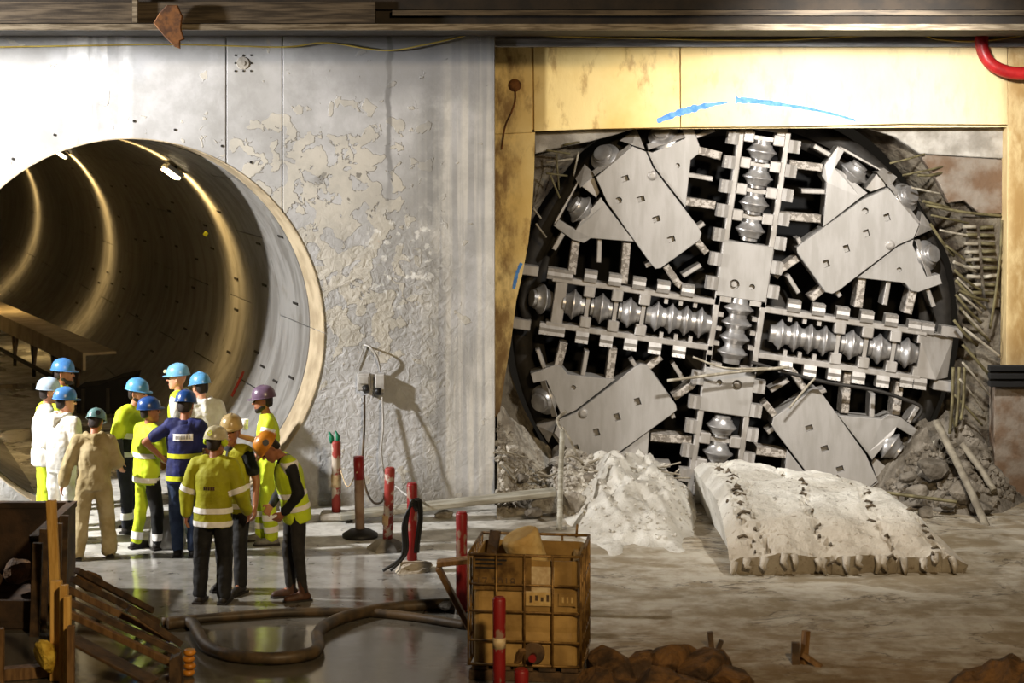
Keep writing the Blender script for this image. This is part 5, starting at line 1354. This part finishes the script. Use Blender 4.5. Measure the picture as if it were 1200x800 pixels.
# ------------------------------------------------------------------ foreground rocks and stakes
def h_berm(x, y):
    n = noise.fractal(Vector((x*2.4, y*2.4, 8)), 1, 2, 5)
    return max(.10*bump2(x, y, 1.35, -8.0, 1.0, .75, 2), .30*bump2(x, y, 4.35, -8.3, .75, .9, 2))*(1+.5*n)+.03*n-.03
o = grid('earth_berm', lsp(.4, 2.3, 60), lsp(-8.9, -7.1, 50), h_berm, M['brownrock'], None, False); tag(o, 'low brown earth berm under the foreground boulders', 'earth', kind='stuff')
o = grid('earth_berm', lsp(3.5, 5.4, 50), lsp(-9.2, -7.3, 50), h_berm, M['brownrock'], None, False); tag(o, 'dark earth hump in the lower right corner', 'earth', kind='stuff')
random.seed(31)
for i, (px, py, s, lab) in enumerate([(715, 792, .22, 'leftmost dark boulder beside the tote'), (752, 790, .2, 'boulder second from the tote'), (790, 785, .26, 'dark hollow-faced boulder in the middle of the row'),
        (828, 790, .25, 'brown boulder right of the middle of the row'), (855, 802, .2, 'rightmost low boulder of the row'), (700, 812, .22, 'dark boulder at the bottom edge under the tote corner'), (770, 815, .24, 'dark boulder at the bottom edge below the row'), (815, 820, .2, 'round boulder at the bottom edge, right')]):
    rock(G(px, py)+Vector((0, 0, s*.2)), (s*1.45, s*1.1, s*1.0), 'brownrock', lab, 'boulders in the foreground', i % 7)
p = G(940, 778); e = empty('broken_stake', p); tag(e, 'broken forked wooden stake sticking out of the mud', 'stake')
MB().bar((-.06, 0, -.03), (-.06, 0, .20), .07, .05).build('prong', M['darkwood'], e); MB().bar((.01, 0, -.03), (.04, .02, .30), .06, .05).build('prong', M['wood'], e); MB().bar((.0, -.03, .10), (.16, -.1, .0), .05, .04).build('splinter', M['wood'], e)
p = G(838, 760); e = empty('broken_stake', p); tag(e, 'small split stake just behind the brown boulders', 'stake')
MB().bar((-.03, 0, -.03), (-.05, 0, .16), .05, .05).build('prong', M['darkwood'], e); MB().bar((.02, 0, -.03), (.06, 0, .08), .05, .04).build('prong', M['darkwood'], e)

# ------------------------------------------------------------------ pit edge, skip and timber at the lower left
Yk = -5.2
e = empty('steel_skip', (P(40, 0, Yk).x, Yk, 0)); tag(e, 'dark rusty steel skip at the lower left corner', 'skip')
x0, x1 = P(-90, 0, Yk).x-e.location.x, P(84, 0, Yk+.9).x-e.location.x; zt = P(0, 591, Yk+.9).z
MB().box(((x0+x1)/2, .9, zt/2), ((x1-x0)/2, .03, zt/2)).build('back_plate', M['rust'], e)
MB().box((x1, .1, zt/2), (.03, .85, zt/2)).build('side_plate', M['rust'], e)
MB().box(((x0+x1)/2, -.7, zt*.16), ((x1-x0)/2, .03, zt*.16)).build('front_plate', M['rust'], e)
MB().box((x0, .1, zt/2), (.03, .85, zt/2)).build('side_plate', M['rust'], e)
MB().box(((x0+x1)/2, .1, .05), ((x1-x0)/2, .85, .03)).build('floor_plate', M['rust'], e)
MB().box(((x0+x1)/2, .9, zt), ((x1-x0)/2, .045, .03)).build('top_rim', M['rust'], e); MB().box((x1, .1, zt), (.045, .85, .03)).build('top_rim', M['rust'], e)
random.seed(6)
for i in range(8):
    rock((e.location.x+x0+.3+i*.19, Yk+random.uniform(-.4, .6), random.uniform(.15, .4)), random.uniform(.12, .2), 'brownrock', 'lump of dark spoil lying inside the rusty skip', 'spoil lumps in the skip', name='spoil_lump')
for i in range(5):                                     # slats along the skip side
    x = P(84, 0, Yk+.9).x+.06
    o = MB().bar((x, Yk-.95+i*.28, 0), (x+.03, Yk-.95+i*.28, P(0, 600, Yk).z-.1*random.random()), .045, .09).build('formwork_slat', M['darkwood'])
    tag(o, ['frontmost upright brown slat against the skip side', 'second upright brown slat against the skip side', 'middle upright brown slat against the skip side', 'fourth upright brown slat against the skip side', 'rearmost upright brown slat against the skip side'][i], 'slat', 'slats against the skip')
def stick(px, y0, y1, w_, Y, m, lab, name='timber_post'):
    a = P(px, y1, Y); a.z = 0; t = P(px, y0, Y)
    return tag(MB().bar(a, t, w_, .07, up=(0, 1, 0), bev=.006).build(name, M[m]), lab, 'post', 'lit timber posts')
def stick2(pt, pb, w_, Y, m, lab):
    t = P(*pt, Y); bt = P(*pb, Y); bt.z = 0
    return tag(MB().bar(bt, t, w_, .07, up=(0, 1, 0), bev=.006).build('timber_post', M[m]), lab, 'post', 'lit timber posts')
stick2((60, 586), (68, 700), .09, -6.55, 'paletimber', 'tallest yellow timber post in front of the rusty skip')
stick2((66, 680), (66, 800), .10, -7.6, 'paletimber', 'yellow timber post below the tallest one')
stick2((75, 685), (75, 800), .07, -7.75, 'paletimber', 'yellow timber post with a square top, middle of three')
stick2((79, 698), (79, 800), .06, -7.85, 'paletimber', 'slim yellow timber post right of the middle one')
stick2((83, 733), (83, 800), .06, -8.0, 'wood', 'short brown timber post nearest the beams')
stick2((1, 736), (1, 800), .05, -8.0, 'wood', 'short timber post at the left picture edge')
p = G(54, 799); o = rock(Vector((p.x, p.y, .22)), (.15, .12, .24), 'foam', 'lump of yellow foam at the foot of the timber posts', None, 3, 'foam', 'foam_lump')
o = MB().bar(G(5, 797)+Vector((0, 0, .06)), G(84, 790)+Vector((0, 0, .06)), .12, .10).build('timber_sill', M['wood']); tag(o, 'low timber sill in front of the yellow foam', 'beam')
# leaning beams
beams = [((90, 668), (178, 722), -6.3, 'darkwood', 'topmost leaning beam of the timber stack, farthest back'), ((84, 678), (186, 736), -6.5, 'darkwood', 'second leaning beam from the top of the timber stack'),
         ((80, 690), (200, 756), -6.8, 'wood', 'third leaning beam of the timber stack'), ((78, 703), (210, 772), -7.0, 'darkwood', 'fourth leaning beam of the stack, reddish brown'),
         ((76, 716), (204, 786), -7.2, 'wood', 'fifth leaning beam of the timber stack'), ((150, 712), (212, 762), -6.9, 'darkwood', 'short beam crossing the lower end of the stack')]
for (a, bb, Yb, m, lab) in beams:
    p = P(*a, Yb); q = G(*bb)+Vector((0, 0, .06))
    tag(MB().bar(p, q, .062, .06, bev=.005).build('timber_beam', M[m]), lab, 'beam', 'leaning timber beams')
o = MB().bar(P(84, 748, -7.6), G(180, 806)+Vector((0, 0, .05)), .20, .03, bev=.005).build('plywood_sheet', M['darkwood']); tag(o, 'wide dark board below the leaning beams', 'sheet')
o = MB().prism([(P(x, y, -7.6).x, P(x, y, -7.6).z) for x, y in [(200, 770), (212, 764), (216, 815), (200, 815)]], -7.7, -7.55, .006).build('end_board', M['darkwood']); tag(o, 'grey-brown board at the lower end of the leaning beams', 'board')
p = G(221, 792); e = empty('orange_coupling', p); tag(e, 'small orange chain coupling at the beam ends', 'coupling')
for k in range(4): MB().lathe([(-.025, .045), (0, .06), (.025, .045)], 10, 'z', (0.01*(k % 2), 0, .035+k*.06)).build('ring', M['h_orange'], e)
# stone trough and grey bin behind the men
p = G(196, 640); e = MB().lathe([(0, .20), (.05, .22), (.35, .19), (.40, .16)], 16, 'z', p).build('mortar_bucket', M['grey']); tag(e, 'grey mud-caked bucket standing behind the man in jeans', 'bucket')
p = G(225, 622); e = MB().lathe([(0, .16), (.03, .18), (.3, .2), (.33, .2), (.32, .17)], 16, 'z', p).build('mortar_bucket', M['h_pale']); tag(e, 'pale plastic tub standing behind the man in jeans', 'bucket')

bpy.data.scenes.remove(TMP)
